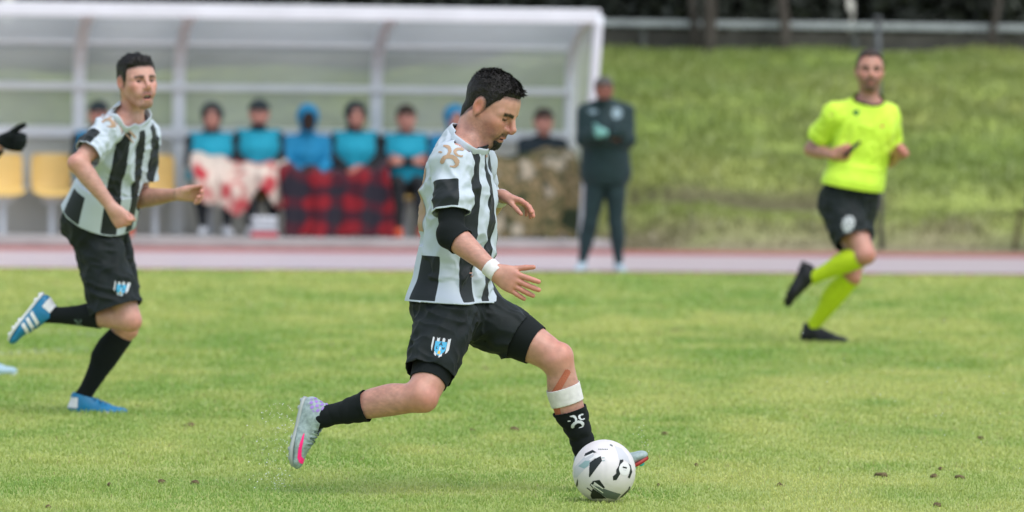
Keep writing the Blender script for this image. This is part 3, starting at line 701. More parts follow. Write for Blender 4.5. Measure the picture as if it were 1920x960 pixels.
        brow = np.exp(-((z - .0205 - .12 * (ay - .02) * (ay < .035) + .10 * (ay - .035) * (ay > .035)) / .0074) ** 4) * sstep(.009, .014, ay) * (1 - sstep(.050, .058, ay)) * (x > .045) * inh
        blend(o.get('brow', .9) * brow * (1.05 + .2 * nz), hair)
        lash = np.exp(-(((z - o.get('lashz', .0042)) / o.get('lashw', .0030)) ** 2)) * (np.abs(ay - .0335) < .0145) * (x > .070) * inh; blend(.9 * lash, hair)
        st = o.get('stubble', 0.25)
        jawm = sstep(-.022, -.05, z + .16 * (x - .03) * (x < .03)) * sstep(-.03, .01, x) * inh * (z > -.125) * (1 - lips)
        blend(st * jawm * (.75 + .5 * nz), hair * 1.6)
        mo_ = np.exp(-(((z - (mz + .0165)) / .0075) ** 4)) * (1 - sstep(.020, .030, ay)) * (x > .078) * inh; blend(o.get('moustache', .4) * mo_ * (.8 + .4 * nz), hair)
        gt = sstep(-.080 - mo, -.092 - mo, z) * (1 - sstep(.022, .036, ay + .02 * 0)) * (x > .055) * (z > -.14) * inh
        gt = np.maximum(gt, np.exp(-(((ay - .026) / .007) ** 2)) * (z < mz + .012) * (z > -.1) * (x > .07) * inh * .8)
        blend(o.get('goatee', .3) * gt * (.85 + .3 * nz), hair)
        if 'scalp' in o:      # cropped hair roots fading into the skin
            T = o['scalp'](p); m = sstep(-.016, .0, T) * inh * (z > -.10); blend(m * np.clip(.75 + .9 * fbm(p * 300, 6, 2) * (1 - m), 0, 1), hair * 1.4)
        return np.clip(C, .004, .9)
    def eyes(s, look=None):
        I = s.I; f = N(look) if look is not None else I['f']
        for c in I['eyes']:
            n = 14; V = []; F = []
            a = perp(A(.1, .2, .9), f); b = np.cross(f, a); r = .0126 * I['hs']; Cc = []
            for i in range(n):
                th = math.pi * i / (n - 1)
                for k in range(20):
                    ph = 2 * math.pi * k / 20; V.append(c + r * (f * math.cos(th) + (a * math.cos(ph) + b * math.sin(ph)) * math.sin(th)))
                    q = r * math.sin(th) if th < 1.5 else 1
                    Cc.append((.004, .003, .003) if q < .0028 else ((.03, .016, .008) if q < .0068 else (.36, .31, .29)))
            for i in range(n - 1):
                for k in range(20): F.append((i * 20 + k, i * 20 + (k + 1) % 20, (i + 1) * 20 + (k + 1) % 20, (i + 1) * 20 + k))
            mk('eye', np.array(V), F, M['eye'], s.root, s.base, attrs={'Col': np.array(Cc)})
    def hair(s, thick, h=.003, material='hair', strands=0, seed=3, tuft=1.0, name='hair', slen=.022, relaxed=0):
        """thick(p) gives the hair depth in metres at head-local points p, negative where there is none"""
        I = s.I; hq = [q for q in head_parts(I['hc'], I['f'], I['u'], I['hs'])[0]][:4] + s.neckQ[:1]
        class Hs: pass
        L = I['hc'] - .19; Hh = I['hc'] + .19; n = np.ceil((Hh - L) / h).astype(int)
        X = [(L[c] + h * np.arange(n[c])) for c in range(3)]
        D = np.full(n, 1.0)
        for p, k, o in hq: D = smin(D, p.ev(X[0][:, None, None], X[1][None, :, None], X[2][None, None, :]), k)
        m = (D < .07) & (D > -.03); ii = np.argwhere(m); pts = L + h * ii; p = hloc(pts, I)
        T = thick(p)
        fl = p * A(55, 130, 80) ; tn = fbm(fl + 2.0 * np.stack([vnoise(p * 40, 1), vnoise(p * 40, 2), vnoise(p * 40, 4)], 1), seed, 2)
        big = fbm(p * 36, seed + 5, 2)
        T = T + np.where(T > .004, np.minimum(T, .02) * tuft * (.30 * tn + .38 * big), 0)
        D2 = np.full(n, .05); D2[m] = D[m] - T; D2[D <= -.03] = -.02
        V, F = surfnets(D2.astype(np.float32), L, h)
        dskin = hq[0][0].ev(V[:, 0], V[:, 1], V[:, 2])
        for pp, k, o in hq[1:]: dskin = smin(dskin, pp.ev(V[:, 0], V[:, 1], V[:, 2]), k)
        V, F = cut(V, F, -.0035 - dskin)
        if relaxed: V = relax(V, F, relaxed)
        if strands:
            Nn = vnormals(V, F); cand = np.where(thick(hloc(V, I)) > .005)[0]; r = np.random.default_rng(seed)
            ids = r.choice(cand, strands); nb = Nn[ids]; b0 = V[ids] - nb * .003
            tp = hloc(b0, I); fw = I['f'] * .8 - I['u'] * (.9 * sstep(.09, .02, tp[:, 2]) )[:, None] - I['l'] * 0
            fw = fw - nb * (fw * nb).sum(1)[:, None]
            fl = r.normal(0, .28, (strands, 3)) + nb * .32 + fw
            fl /= np.linalg.norm(fl, axis=1)[:, None]; ln = slen * (.5 + r.random(strands))[:, None] * np.clip(thick(hloc(b0, I)) / .015, .35, 1.2)[:, None]
            sd = np.cross(fl, nb + r.normal(0, .2, (strands, 3))); sd /= np.linalg.norm(sd, axis=1)[:, None] + 1e-9
            w = .0007
            q0 = b0 - sd * w; q1 = b0 + sd * w; q2 = b0 + fl * ln * .6 + sd * w * .7; q3 = b0 + fl * ln - nb * ln * .12
            SV = np.stack([q0, q1, q2, q3], 1).reshape(-1, 3); SF = np.arange(strands * 4).reshape(-1, 4) + len(V)
            V = np.concatenate([V, SV]); F = np.concatenate([F, SF])
        return mk(name, V, F, M[material], s.root, s.base)
    # ---- clothes
    def limbwrap(s, name, which, q, t0, t1, infl, material, h=.004, fold=0.0, ffreq=90, slack=0.0, parent=None, table=None, cap=.03, solid=.0025, seed=0, attrs=None):
        lb = s.limb(which, q, infl, table, cap); V, F = mesh_sdf(s.leg_prims(which, q, infl, table, cap) if which in ('thigh', 'shank') else [(lb, .01, 'add')], h)
        zz = (V - lb.p0) @ lb.z; t = zz / lb.L
        V, F = cut(V, F, np.maximum(t0 - t, t - t1) * lb.L)
        t = ((V - lb.p0) @ lb.z) / lb.L; Nn = vnormals(V, F)
        if fold:
            ph = t * lb.L * ffreq + 1.6 * fbm(V * 16, seed, 2)
            Nn_d = fold * (np.abs(np.sin(ph)) ** .6 - .3) * (.55 + .45 * fbm(V * 9, seed + 4, 2)) + slack * fbm(V * 22, seed + 8, 2)
            V = V + Nn * Nn_d[:, None]
        return mk(name, V, F, M[material], parent or s.root, s.base, solid=solid)
    def armsleeve(s, name, q, t0, t1, infl, material, h=.004, seed=0):
        a = s.limb('uarm', q, infl); b = s.limb('farm', q, infl)
        e = RC(s.J['el' + q] - s.lf['a' + q] * .012, s.J['el' + q] - s.lf['a' + q] * .010, .033 * s.S + infl, .033 * s.S + infl)
        V, F = mesh_sdf([(a, .02, 'add'), (b, .02, 'add'), (e, .02, 'add')], h)
        ta = ((V - a.p0) @ a.z) / a.L; tb = ((V - b.p0) @ b.z) / b.L
        V, F = cut(V, F, np.maximum((t0 - ta) * a.L, np.where(ta > .6, (tb - t1) * b.L, -1)))
        ta = ((V - a.p0) @ a.z); Nn = vnormals(V, F)
        V = V + Nn * (.0016 * np.sin(ta * 130 + 3 * fbm(V * 14, seed, 2)) * (.5 + .5 * fbm(V * 9, seed + 3)))[:, None]
        return mk(name, V, F, M[material], s.root, s.base, solid=.0025)
    def decal(s, name, target, c, n, up, w, h, fn, nx=40, ny=40, off=.0015, parent=None, mats=None, reach=.2):
        """flat print: grid projected on the target mesh along -n; fn(u,v in -1..1) -> material index or -1"""
        n = N(n); up = perp(np.asarray(up, float), n); rt = np.cross(up, n)
        me = target.data; V = np.empty(len(me.vertices) * 3, np.float32); me.vertices.foreach_get('co', V); V = V.reshape(-1, 3) + s.base
        F = [tuple(p.vertices) for p in me.polygons]; bv = BVHTree.FromPolygons([tuple(v) for v in V], F)
        pts = {}; faces = []; mi = []; vs_ = []
        def vert(i, k):
            if (i, k) in pts: return pts[i, k]
            q = c + rt * (2 * i / nx - 1) * w + up * (2 * k / ny - 1) * h + n * reach
            hit = bv.ray_cast(Vector(q), Vector(-n))
            if hit[0] is None: pts[i, k] = None; return None
            nn = hit[1]; nn = nn if nn.dot(Vector(n)) > 0 else -nn
            vs_.append(np.array(hit[0] + nn * off)); pts[i, k] = len(vs_) - 1; return pts[i, k]
        for i in range(nx):
            for k in range(ny):
                m = fn(2 * (i + .5) / nx - 1, 2 * (k + .5) / ny - 1)
                if m < 0: continue
                q = [vert(i, k), vert(i + 1, k), vert(i + 1, k + 1), vert(i, k + 1)]
                if None in q: continue
                faces.append(q); mi.append(m)
        if not faces: return None
        return mk(name, np.array(vs_), faces, None, parent or target, s.base, mats=[M[k] for k in mats], mi=mi)

# three rounded comma strokes, the shirt maker's mark
def mark_fn(lw=.13):
    segs = []
    def arc(cx, cy, r, a0, a1, w0, w1):
        for i in range(24):
            a = a0 + (a1 - a0) * i / 23; segs.append((cx + r * math.cos(a), cy + r * math.sin(a), w0 + (w1 - w0) * i / 23))
    arc(-.75, .35, .62, math.radians(-30), math.radians(75), .10, .16)
    arc(-.95, -.05, .35, math.radians(60), math.radians(150), .08, .10)
    arc(.62, .48, .36, math.radians(80), math.radians(300), .15, .08)
    arc(0, -.62, .55, math.radians(180), math.radians(20), .17, .19)
    arc(.22, -.62, .32, math.radians(20), math.radians(-110), .15, .06)
    S = np.array(segs)
    return lambda u, v: 0 if (((S[:, 0] - u) ** 2 + (S[:, 1] - v) ** 2) < S[:, 2] ** 2).any() else -1
def crest_fn(u, v):
    """striped shield with a blue field: 0 white 1 black 2 blue 3 yellow"""
    hw = .95 if v > .0 else .95 * (1 - (-v) ** 2.2)
    if abs(u) > hw or v > .88 + .03 * (1 if int((u + 1) * 5.5) % 2 == 0 else -1.5): return -1
    inner = .60 if v > -.1 else .60 * (1 - ((-v - .1) / .72) ** 2 if v > -.82 else 0)
    if v < .52 and abs(u) < inner:
        if .12 < v < .46 and abs(abs(u) - (.46 - v) * .5) < .05: return 1          # A
        if abs(v - .24) < .03 and abs(u) < .08: return 1
        if abs(v + .08) < .12 and (abs(u + .38) < .04 or (abs(abs(v + .08) - .10) < .03 and -.4 < u < -.24)): return 1      # C
        if abs(v + .08) < .12 and (abs(u - .24) < .035 or abs(u - .42) < .035 or abs(abs(u - .33) - (v + .2) * .35) < .03): return 1   # M
        if abs(u) < .16 and abs(v + .52) < .15: return 3
        if abs(u) < .07 and -.35 < v < .05: return 0
        return 2
    return 0 if int((u + 1.0714) * 3.5) % 2 == 0 else 1
M['crest_blue'] = mat('crest_blue', lin(70, 165, 205), rough=.6); M['crest_yellow'] = mat('crest_yellow', lin(205, 170, 80), rough=.6)
M['print_black'] = mat('print_black', (.015, .016, .018), rough=.6); M['gold_print'] = mat('gold_print', lin(170, 142, 118), rough=.6)

def stripe_mat(name, white, black):
    m = mat(name, white, rough=.62, spec=.25, sheen=.06, bump=.04, bscale=420); nt = m.node_tree; b = nt.nodes['Principled BSDF']
    a = nt.nodes.new('ShaderNodeAttribute'); a.attribute_name = 'blk'
    mr = nt.nodes.new('ShaderNodeMapRange'); mr.inputs['From Min'].default_value = -.0008; mr.inputs['From Max'].default_value = .0008
    nt.links.new(a.outputs['Fac'], mr.inputs['Value'])
    mx = nt.nodes.new('ShaderNodeMix'); mx.data_type = 'RGBA'; mx.inputs[6].default_value = (*white, 1); mx.inputs[7].default_value = (*black, 1)
    nt.links.new(mr.outputs[0], mx.inputs[0]); nt.links.new(mx.outputs[2], b.inputs['Base Color'])
    # faint knit lines
    return m
M['jersey'] = stripe_mat('jersey', (.47, .535, .60), (.013, .018, .020))

def tuck(H, Q, mask):
    """keep the body inside its clothes"""
    V = H.bodyV; i = np.where(mask(V))[0]
    if not len(i): return
    q = V[i]; d = np.full(len(q), 1.0)
    for p, k, o in Q: d = smin(d, p.ev(q[:, 0], q[:, 1], q[:, 2]), k)
    n = vnormals(V, H.bodyF)[i]; V[i] = q - n * np.clip(d + .026, 0, .08)[:, None]
    H.body_obj.data.vertices.foreach_set('co', (V - H.base).astype(np.float32).ravel()); H.body_obj.data.update()

def folds(V, Nn, A0, dirv, wl, seed, stretch=.22):
    """cloth creases: ridged noise, long along dirv"""
    d = N(dirv); q = V / wl; q = q - np.outer(q @ d, d) * (1 - stretch)
    w = np.stack([vnoise(V * 9, seed + 1), vnoise(V * 9, seed + 2), vnoise(V * 9, seed + 3)], 1) * .6
    n = vnoise(q + w, seed)
    return A0 * (1 - 2 * np.abs(n))

def shirt(H, table, sleeve_t, hem_t, stripes=True, material='jersey', h=.0045, seed=0, slv=None, name='shirt', neck=.0, hem_tilt=0.0, wr=1.0, neck_r=.10, patch_dir=None, creases=(), blouse=0.0, ntilt=.5, patch_w=46, patch_h=.40, shr=.060):
    j = H.J; S = H.S; tor = LB(j['p0'] - H.ta * .10, j['p1'], H.rp, table, x1=H.rc, cap=.04, scale=S)
    Q = [(tor, .03, 'add')]
    for q in 'LR': Q.append((RC(j['p1'] - H.ta * .045, j['sh' + q] + H.ta * .008, .062 * S, .054 * S), .05, 'add'))
    SL = {}
    st = slv or [(0, .060, .060), (.4, .060, .057), (.7, .060, .058), (1, .061, .059)]
    for q in 'LR':
        SL[q] = H.limb('uarm', q, table=st, cap=.02); Q += [(EL(j['sh' + q], S * A(shr, shr, shr)), .04, 'add'), (SL[q], .03, 'add')]
    V, F = mesh_sdf(Q, h); x, y, z = V.T
    dt = tor.ev(x, y, z); t = ((V - j['p0']) @ H.ta) / np.linalg.norm(j['p1'] - j['p0'])
    hemv = hem_t + hem_tilt * ((V - j['p0']) @ H.cf)
    c = np.where(t < .5, (hemv - t) * .6, -1)
    for q in 'LR':
        lb = SL[q]; tt = ((V - lb.p0) @ lb.z) / lb.L; d = lb.ev(x, y, z)
        c = np.where((d < .012) & (tt > .3) & (dt > -.02) & (d < dt + .02), np.maximum(c, (tt - sleeve_t) * lb.L), c)
    nc = j['p1'] + H.ta * neck; nrm = N(H.ta + H.cf * ntilt); sd = (V - nc) @ nrm
    c = np.where(np.linalg.norm(V - nc, axis=1) < .2, np.maximum(c, sd), c)
    def mask(B):
        bx, by, bz = B.T; tb_ = ((B - j['p0']) @ H.ta) / np.linalg.norm(j['p1'] - j['p0']); db = tor.ev(bx, by, bz); m = (tb_ > hem_t + .03) & (db < .06) & ((B - nc) @ nrm < -.012)
        for q in 'LR':
            lb = SL[q]; tt = ((B - lb.p0) @ lb.z) / lb.L; d = lb.ev(bx, by, bz); m &= ~((d < db) & (tt > sleeve_t - .12)); m |= (d < .02) & (d < db) & (tt > 0) & (tt < sleeve_t - .12)
            m &= ~((H.limb('farm', q).ev(bx, by, bz) < .014) | (np.min([p_.ev(bx, by, bz) for p_, k_, o_ in H.hands_q[q]], 0) < .010))
        return m
    tuck(H, Q, mask)
    V, F = cut(V, F, c)
    x, y, z = V.T; ev = lambda p: p.ev(x, y, z)
    dt = ev(tor); ds = {q: ev(SL[q]) for q in 'LR'}; blk = np.full(len(V), -.05)
    t = ((V - j['p0']) @ H.ta) / np.linalg.norm(j['p1'] - j['p0'])
    if stripes:
        qx, qy, zz, _ = tor.loc(x, y, z); phi = np.degrees(np.arctan2(qx, qy))      # + towards his right, 0 front
        per = 51.4; w = (13.4 - np.abs((phi + per / 2) % per - per / 2)) * .0030
        back = np.abs(phi) - 76; w = np.where(back > 0, np.minimum(w, (.40 - t) * .6), w)
        w = np.minimum(w, (.93 - t) * .6)
        seam = np.minimum(ds['R'], ds['L']) - dt
        blk = np.minimum(w, seam * .8 + .042)
        for q in 'LR':
            lb = SL[q]; qx, qy, zz, _ = lb.loc(x, y, z); tt = zz / lb.L
            pd = patch_dir[q]; px = perp(pd, lb.z); ang = np.degrees(np.arctan2(qx * (px @ lb.y) - qy * (px @ lb.x), qx * (px @ lb.x) + qy * (px @ lb.y)))
            b = np.minimum((patch_w - np.abs(ang)) * .0012, np.minimum((tt - (sleeve_t - patch_h)) * lb.L, (sleeve_t - .022 - tt) * lb.L))
            blk = np.maximum(blk, np.minimum(b, dt - ds[q] + .004))
        hb = (t - (hem_t + hem_tilt * ((V - j['p0']) @ H.cf))) * .6 - .005; blk = np.minimum(blk, hb)
    Nn = vnormals(V, F)
    body = sstep(.95, .7, t)
    D = wr * (.008 * fbm(V * 7, seed + 40, 2) + folds(V, Nn, .0125, H.ta * .5 + H.cf * .6 + A(0, 0, .2), .060, seed) * body
              + folds(V, Nn, .0095, H.rc * .4 + H.cf * .5 - H.ta * .5, .034, seed + 11) * (.4 + .6 * sstep(.6, .25, t)))
    D = D + wr * .0030 * (folds(V, Nn, 1.0, H.cf * .8 + H.ta * .6, .020, seed + 21)) * sstep(.0, .5, fbm(V * 6, seed + 23, 2))
    for (cp, rad, amp, dirv, wl) in creases:
        m = np.exp(-(np.linalg.norm(V - cp, axis=1) / rad) ** 2); D = D + m * folds(V, Nn, amp, dirv, wl, seed + 77)
    for q in 'LR':
        lb = SL[q]; tt = ((V - lb.p0) @ lb.z) / lb.L
        D = D + np.where(ds[q] < dt, wr * .0028 * np.sin(tt * 26 + 3 * fbm(V * 14, seed + 5)) * sstep(.15, .5, tt), 0)
    if getattr(H, 'shortsQ', None):
        m = t < .45; dsh = np.full(len(V), 1.0)
        for pr, k, o_ in H.shortsQ: dsh[m] = smin(dsh[m], pr.ev(V[m, 0], V[m, 1], V[m, 2]), k)
        D = np.maximum(D, np.where(m, .028 + .004 * fbm(V * 12, seed + 61, 2) - dsh, -1))
    if blouse: D = D + blouse * np.exp(-((t - hem_t - .06) / .06) ** 2)
    V = V + Nn * np.clip(D, -.013, .075)[:, None]
    sd = (V - nc) @ nrm; H.neckloop = (V[(sd > -.010) & (np.linalg.norm(V - nc, axis=1) < .2)], nc, nrm)
    o = mk(name, V, F, M[material], H.root, H.base, attrs={'blk': blk}, solid=.003)
    return o

def shorts(H, leg_t, table=None, ltab=None, material='black_cloth', h=.0045, seed=0, name='shorts', top_t=.30, legs=None, wr=1.0, hemcut=None, glute=.0):
    j = H.J; S = H.S
    tor = LB(j['p0'] + H.ta * .02, j['p0'] + H.ta * .30, H.rp, table or [(0, .165, .130, 0, -.01), (.3, .182, .140, 0, -.012), (.6, .172, .128, 0, -.005), (1, .155, .115)], cap=.035, scale=S)
    Q = [(tor, .03, 'add')]; LG = {}
    lt = ltab or [(0, .112, .108), (.4, .112, .104), (.75, .108, .098), (1, .106, .096)]
    for q in 'LR':
        e = (legs or {}).get(q, j['kn' + q]); LG[q] = LB(j['hip' + q] + A(0, 0, .01), e, H.lf[q], lt if not isinstance(lt, dict) else lt[q], cap=.04, scale=S); Q.append((LG[q], .03, 'add'))
        if glute: Q.append((EL(j['hip' + q] - H.pf * .058 * S + A(0, 0, .02), S * A(.072, .072, .085)), .05, 'add'))
    Q.append((EL(j['p0'] + H.ta * .07, S * A(.085, .085, .065)), .03, 'add'))
    H.shortsQ = Q; V, F = mesh_sdf(Q, h); x, y, z = V.T; c = ((V - j['p0']) @ H.ta) / np.linalg.norm(j['p1'] - j['p0']) - top_t; c = c * .6
    dq = {q: LG[q].ev(x, y, z) for q in 'LR'}
    for q in 'LR':
        lb = LG[q]; tt = ((V - lb.p0) @ lb.z) / lb.L; own = dq[q] <= dq['R' if q == 'L' else 'L'] + .004
        c = np.where(own & (tt > .3), np.maximum(c, (tt - leg_t[q]) * lb.L), c)
    def mask(B):
        m = (((B - j['p0']) @ H.ta) / np.linalg.norm(j['p1'] - j['p0']) < .27) & (tor.ev(*B.T) < .06)
        for q in 'LR':
            lb = LG[q]; tt = ((B - lb.p0) @ lb.z) / lb.L; m = (m & ~((lb.ev(*B.T) < .0) & (tt > leg_t[q] - .14))) | ((lb.ev(*B.T) < .03) & (tt < leg_t[q] - .14) & (tt > -.1))
        return m
    tuck(H, Q, mask)
    V, F = cut(V, F, c); Nn = vnormals(V, F); t = ((V - j['p0']) @ H.ta)
    D = wr * (.007 * fbm(V * 7, seed + 3, 2) + folds(V, Nn, .0090, A(.5, 0, .8), .05, seed + 1) + folds(V, Nn, .0065, H.pf + A(0, 0, -.4), .030, seed + 2))
    V = V + Nn * D[:, None]
    o = mk(name, V, F, M[material], H.root, H.base, solid=.003)
    return o

def collar(H, name, hgt, material, inset=0.0, lean=.5, drop=.004, vdip=0.0):
    """stand-up band that continues the neck opening of the shirt"""
    L, c, n = H.neckloop; x = perp(H.rc, n); y = np.cross(n, x); q = L - c; ang = np.arctan2(q @ y, q @ x); rad = np.hypot(q @ x, q @ y); zz = q @ n; m = 64
    th = np.arange(m) * 2 * math.pi / m; R = np.zeros(m); Z = np.zeros(m)
    for i in range(m):
        w = np.exp(-(((ang - th[i] + math.pi) % (2 * math.pi) - math.pi) / .12) ** 2); R[i] = (w * rad).sum() / (w.sum() + 1e-9); Z[i] = (w * zz).sum() / (w.sum() + 1e-9)
    V = []; F = []; fr = np.clip(np.sin(th), 0, 1) ** 6                # front
    prof = [(-drop, .003), (.25, .0), (.7, -.5 * lean), (1, -lean * .8), (1, -lean * .8 - .25), (.5, -.35 * lean - .2), (-drop, -.12)]
    for (hh, rr) in prof:
        for i in range(m):
            r = R[i] - inset + rr * hgt; z = Z[i] + hh * hgt * (1 - vdip * fr[i]); V.append(c + x * r * math.cos(th[i]) + y * r * math.sin(th[i]) + n * z)
    for k in range(6):
        for i in range(m): F.append((k * m + i, k * m + (i + 1) % m, (k + 1) * m + (i + 1) % m, (k + 1) * m + i))
    return mk(name, np.array(V), F, M[material], H.root, H.base)

def boot(H, q, mats, h=.003, side=1, studs=True, laces=True, stripe=None, collar_h=.105, scale=1.0, wearer=None):
    """mats: upper, sole, stud, lace ; side +1 puts the logo on the wearer's right-hand face of the boot"""
    j = H.J; S = H.S * scale; d, up = N(j['foot' + q][0]), None; up = perp(np.asarray(j['foot' + q][1], float), d); rt = np.cross(d, up)
    o = j['an' + q] - up * .088 * S - d * (-.008) * S
    W = lambda x, y, z: o + S * (x * d + y * rt + z * up)
    Q = [(LB(W(-.038, 0, .036), W(.172, 0, .027), rt, [(0, .031, .036), (.25, .034, .041, 0, .010), (.5, .040, .036, 0, .006), (.75, .045, .028, 0, .000), (1, .035, .021, 0, -.003)], cap=.034, scale=S), .02, 'add'),
         (RC(W(-.026, 0, .045), W(-.030, 0, .088), .034 * S, .031 * S), .02, 'add'), (RC(W(0, 0, .06), W(-.006, 0, collar_h - .01), .038 * S, .037 * S), .025, 'add'),
         (RC(W(.02, 0, .072), W(.10, 0, .040), .030 * S, .026 * S), .03, 'add')]
    V, F = mesh_sdf(Q, h); L = (V - o) @ np.array([d, rt, up]).T / S
    zb = .007 + .010 * sstep(.14, .21, L[:, 0])
    V = V + up * (S * np.maximum(zb - L[:, 2], 0))[:, None]
    V, F = cut(V, F, (L[:, 2] - collar_h - .25 * (-.01 - L[:, 0]) ) * S)
    Nn = vnormals(V, F); L = (V - o) @ np.array([d, rt, up]).T / S
    lines = .0011 * np.sin(L[:, 0] * 420) * sstep(.02, .05, L[:, 0]) * (1 - sstep(.09, .16, L[:, 0])) * (np.abs(L[:, 1]) < .03) * (L[:, 2] > .03)
    V = V + Nn * lines[:, None]
    b = mk('boot', V, F, M[mats[0]], H.root, H.base, solid=.004)
    # sole plate
    xs = np.linspace(-.072, .206, 26); V = []; Fq = []
    hw = lambda x: np.interp(x, [-.072, -.06, -.03, .03, .06, .10, .14, .175, .195, .206], [.006, .024, .033, .034, .034, .042, .046, .038, .024, .006])
    for k, zz in enumerate((-.002, .011)):
        for x in xs:
            for s_ in (-1, 1): V.append(W(x, s_ * (hw(x) + .0015 * k), zz + .012 * max(0, (x - .13) / .08) ** 2))
    n = len(xs) * 2
    for i in range(len(xs) - 1):
        a = 2 * i; Fq += [(a, a + 2, a + 3, a + 1), (n + a, n + a + 1, n + a + 3, n + a + 2), (a, n + a, n + a + 2, a + 2), (a + 1, a + 3, n + a + 3, n + a + 1)]
    mk('sole', np.array(V), Fq, M[mats[1]], b, H.base)
    if studs:
        for x, y in ((.175, .018), (.175, -.018), (.14, .036), (.14, -.036), (.095, .032), (.095, -.032), (.12, 0), (-.025, .024), (-.025, -.024), (-.055, .016), (-.055, -.016)):
            V = []; m = 8
            for r, z in ((.0075, .0), (.0055, -.009), (.0035, -.010)):
                for i in range(m): a = 2 * math.pi * i / m; V.append(W(x + r * 1.3 * math.cos(a), y + r * math.sin(a), z + .012 * max(0, (x - .13) / .08) ** 2))
            Fs = [(k * m + i, k * m + (i + 1) % m, (k + 1) * m + (i + 1) % m, (k + 1) * m + i) for k in range(2) for i in range(m)] + [tuple(range(2 * m, 3 * m))]
            mk('stud', np.array(V), Fs, M[mats[2]], b, H.base)
    s_ = b
    if laces:
        me = b.data; VV = np.empty(len(me.vertices) * 3, np.float32); me.vertices.foreach_get('co', VV); VV = VV.reshape(-1, 3) + H.base
        bv = BVHTree.FromPolygons([tuple(v) for v in VV], [tuple(p.vertices) for p in me.polygons])
        for i in range(6):
            x0 = .035 + i * .014; pts = []
            for k in range(9):
                y = (k / 8 - .5) * .052; x = x0 + (.010 * (1 if i % 2 else -1)) * (k / 8 - .5)
                hit = bv.ray_cast(Vector(W(x, y, .2)), Vector(-up))
                if hit[0] is not None: pts.append(np.array(hit[0]) + up * .0015)
            if len(pts) > 3: tube('lace', pts, .0020, M[mats[3]], b, H.base, 5)
    b['W'] = 0
    del b['W']
    return b, W, (d, rt, up)


# ------------------------------------------------------------------ team shelter
M['frame_white'] = mat('frame_white', (.70, .73, .77), rough=.45, spec=.4, var=.06, vscale=3)
def poly_mat(name, fac, col):
    m = mat(name, col, rough=.35, spec=.3); nt = m.node_tree; b = nt.nodes['Principled BSDF']; out = nt.nodes['Material Output']
    tl = nt.nodes.new('ShaderNodeBsdfTranslucent'); tl.inputs['Color'].default_value = (*col, 1); m1 = nt.nodes.new('ShaderNodeMixShader'); m1.inputs[0].default_value = .5
    t = nt.nodes.new('ShaderNodeBsdfTransparent'); t.inputs['Color'].default_value = (.93, .95, .94, 1); mx = nt.nodes.new('ShaderNodeMixShader')
    n = nt.nodes.new('ShaderNodeTexNoise'); n.inputs['Scale'].default_value = 1.6; n.inputs['Detail'].default_value = 5; r = nt.nodes.new('ShaderNodeMapRange')
    r.inputs['From Min'].default_value = .3; r.inputs['From Max'].default_value = .7; r.inputs['To Min'].default_value = fac - .07; r.inputs['To Max'].default_value = fac + .07
    nt.links.new(n.outputs['Fac'], r.inputs['Value']); nt.links.new(b.outputs[0], m1.inputs[1]); nt.links.new(tl.outputs[0], m1.inputs[2])
    nt.links.new(r.outputs[0], mx.inputs[0]); nt.links.new(t.outputs[0], mx.inputs[1]); nt.links.new(m1.outputs[0], mx.inputs[2]); nt.links.new(mx.outputs[0], out.inputs['Surface'])
    return m
M['poly_back'] = poly_mat('polycarbonate', .40, (.78, .80, .78)); M['poly_roof'] = poly_mat('polycarbonate_roof', .48, (.72, .75, .76)); M['poly_low'] = poly_mat('polycarbonate_low', .88, (.80, .78, .74))
def dl(u, v, z): return along(u, v, z, Y_TRK)
PL_H = .094
U0 = u_at(-330, Y_TRK)
pli = box('plinth', dl(U0, 0, -.02), EA * (U_END + .12 - U0), NA * 3.1, A(0, 0, PL_H + .02), M['kerb'], bev=.012); tag(pli, 'long grey concrete plinth under the team shelter', 'plinth')
PROF = [(2.6, PL_H), (2.6, 1.70), (2.56, 1.92), (2.46, 2.08), (2.28, 2.22), (2.02, 2.33), (1.7, 2.41), (1.3, 2.47), (.9, 2.50)]
dg = thing('team_shelter', 'long white framed team shelter with curved clear plastic roof', 'shelter', dl(0, 2.6, PL_H)); dgb = np.array(dg.location)
RIBS = [-225, 145, 332, 702, 1066]
UR = [u_at(px, Y_TRK, 2.6) for px in RIBS]; UR.append(U_END)
def ribbon(name, us, prof, material, th=0.0, off=0.0):
    V = []; F = []
    for u in us:
        for v, z in prof: V.append(dl(u, v - off, z))
    n = len(prof)
    for i in range(len(us) - 1):
        for k in range(n - 1): F.append((i * n + k, (i + 1) * n + k, (i + 1) * n + k + 1, i * n + k + 1))
    o = mk(name, np.array(V), F, material, dg, dgb)
    if th: md = o.modifiers.new('t', 'SOLIDIFY'); md.thickness = th; md.offset = 0
    return o
for k, u in enumerate(UR[:-1]):
    pts = [dl(u, v - .03, z) for v, z in PROF]; V, F = [], []
    # rectangular rib following the curve
    w = .065; d = .05
    for i, (v, z) in enumerate(PROF):
        a = PROF[max(i - 1, 0)]; b = PROF[min(i + 1, len(PROF) - 1)]; tv, tz = b[0] - a[0], b[1] - a[1]; l = math.hypot(tv, tz); nv, nz = -tz / l, tv / l
        for su, so in ((-1, 0), (1, 0), (1, 1), (-1, 1)): V.append(dl(u + su * w, v + nv * (.012 + so * d), z + nz * (.012 + so * d)))
    for i in range(len(PROF) - 1):
        for q in range(4): F.append((4 * i + q, 4 * i + (q + 1) % 4, 4 * i + 4 + (q + 1) % 4, 4 * i + 4 + q))
    F += [(0, 1, 2, 3), tuple(4 * (len(PROF) - 1) + q for q in (3, 2, 1, 0))]
    mk('rib', np.array(V), F, M['frame_white'], dg, dgb, smooth=False)
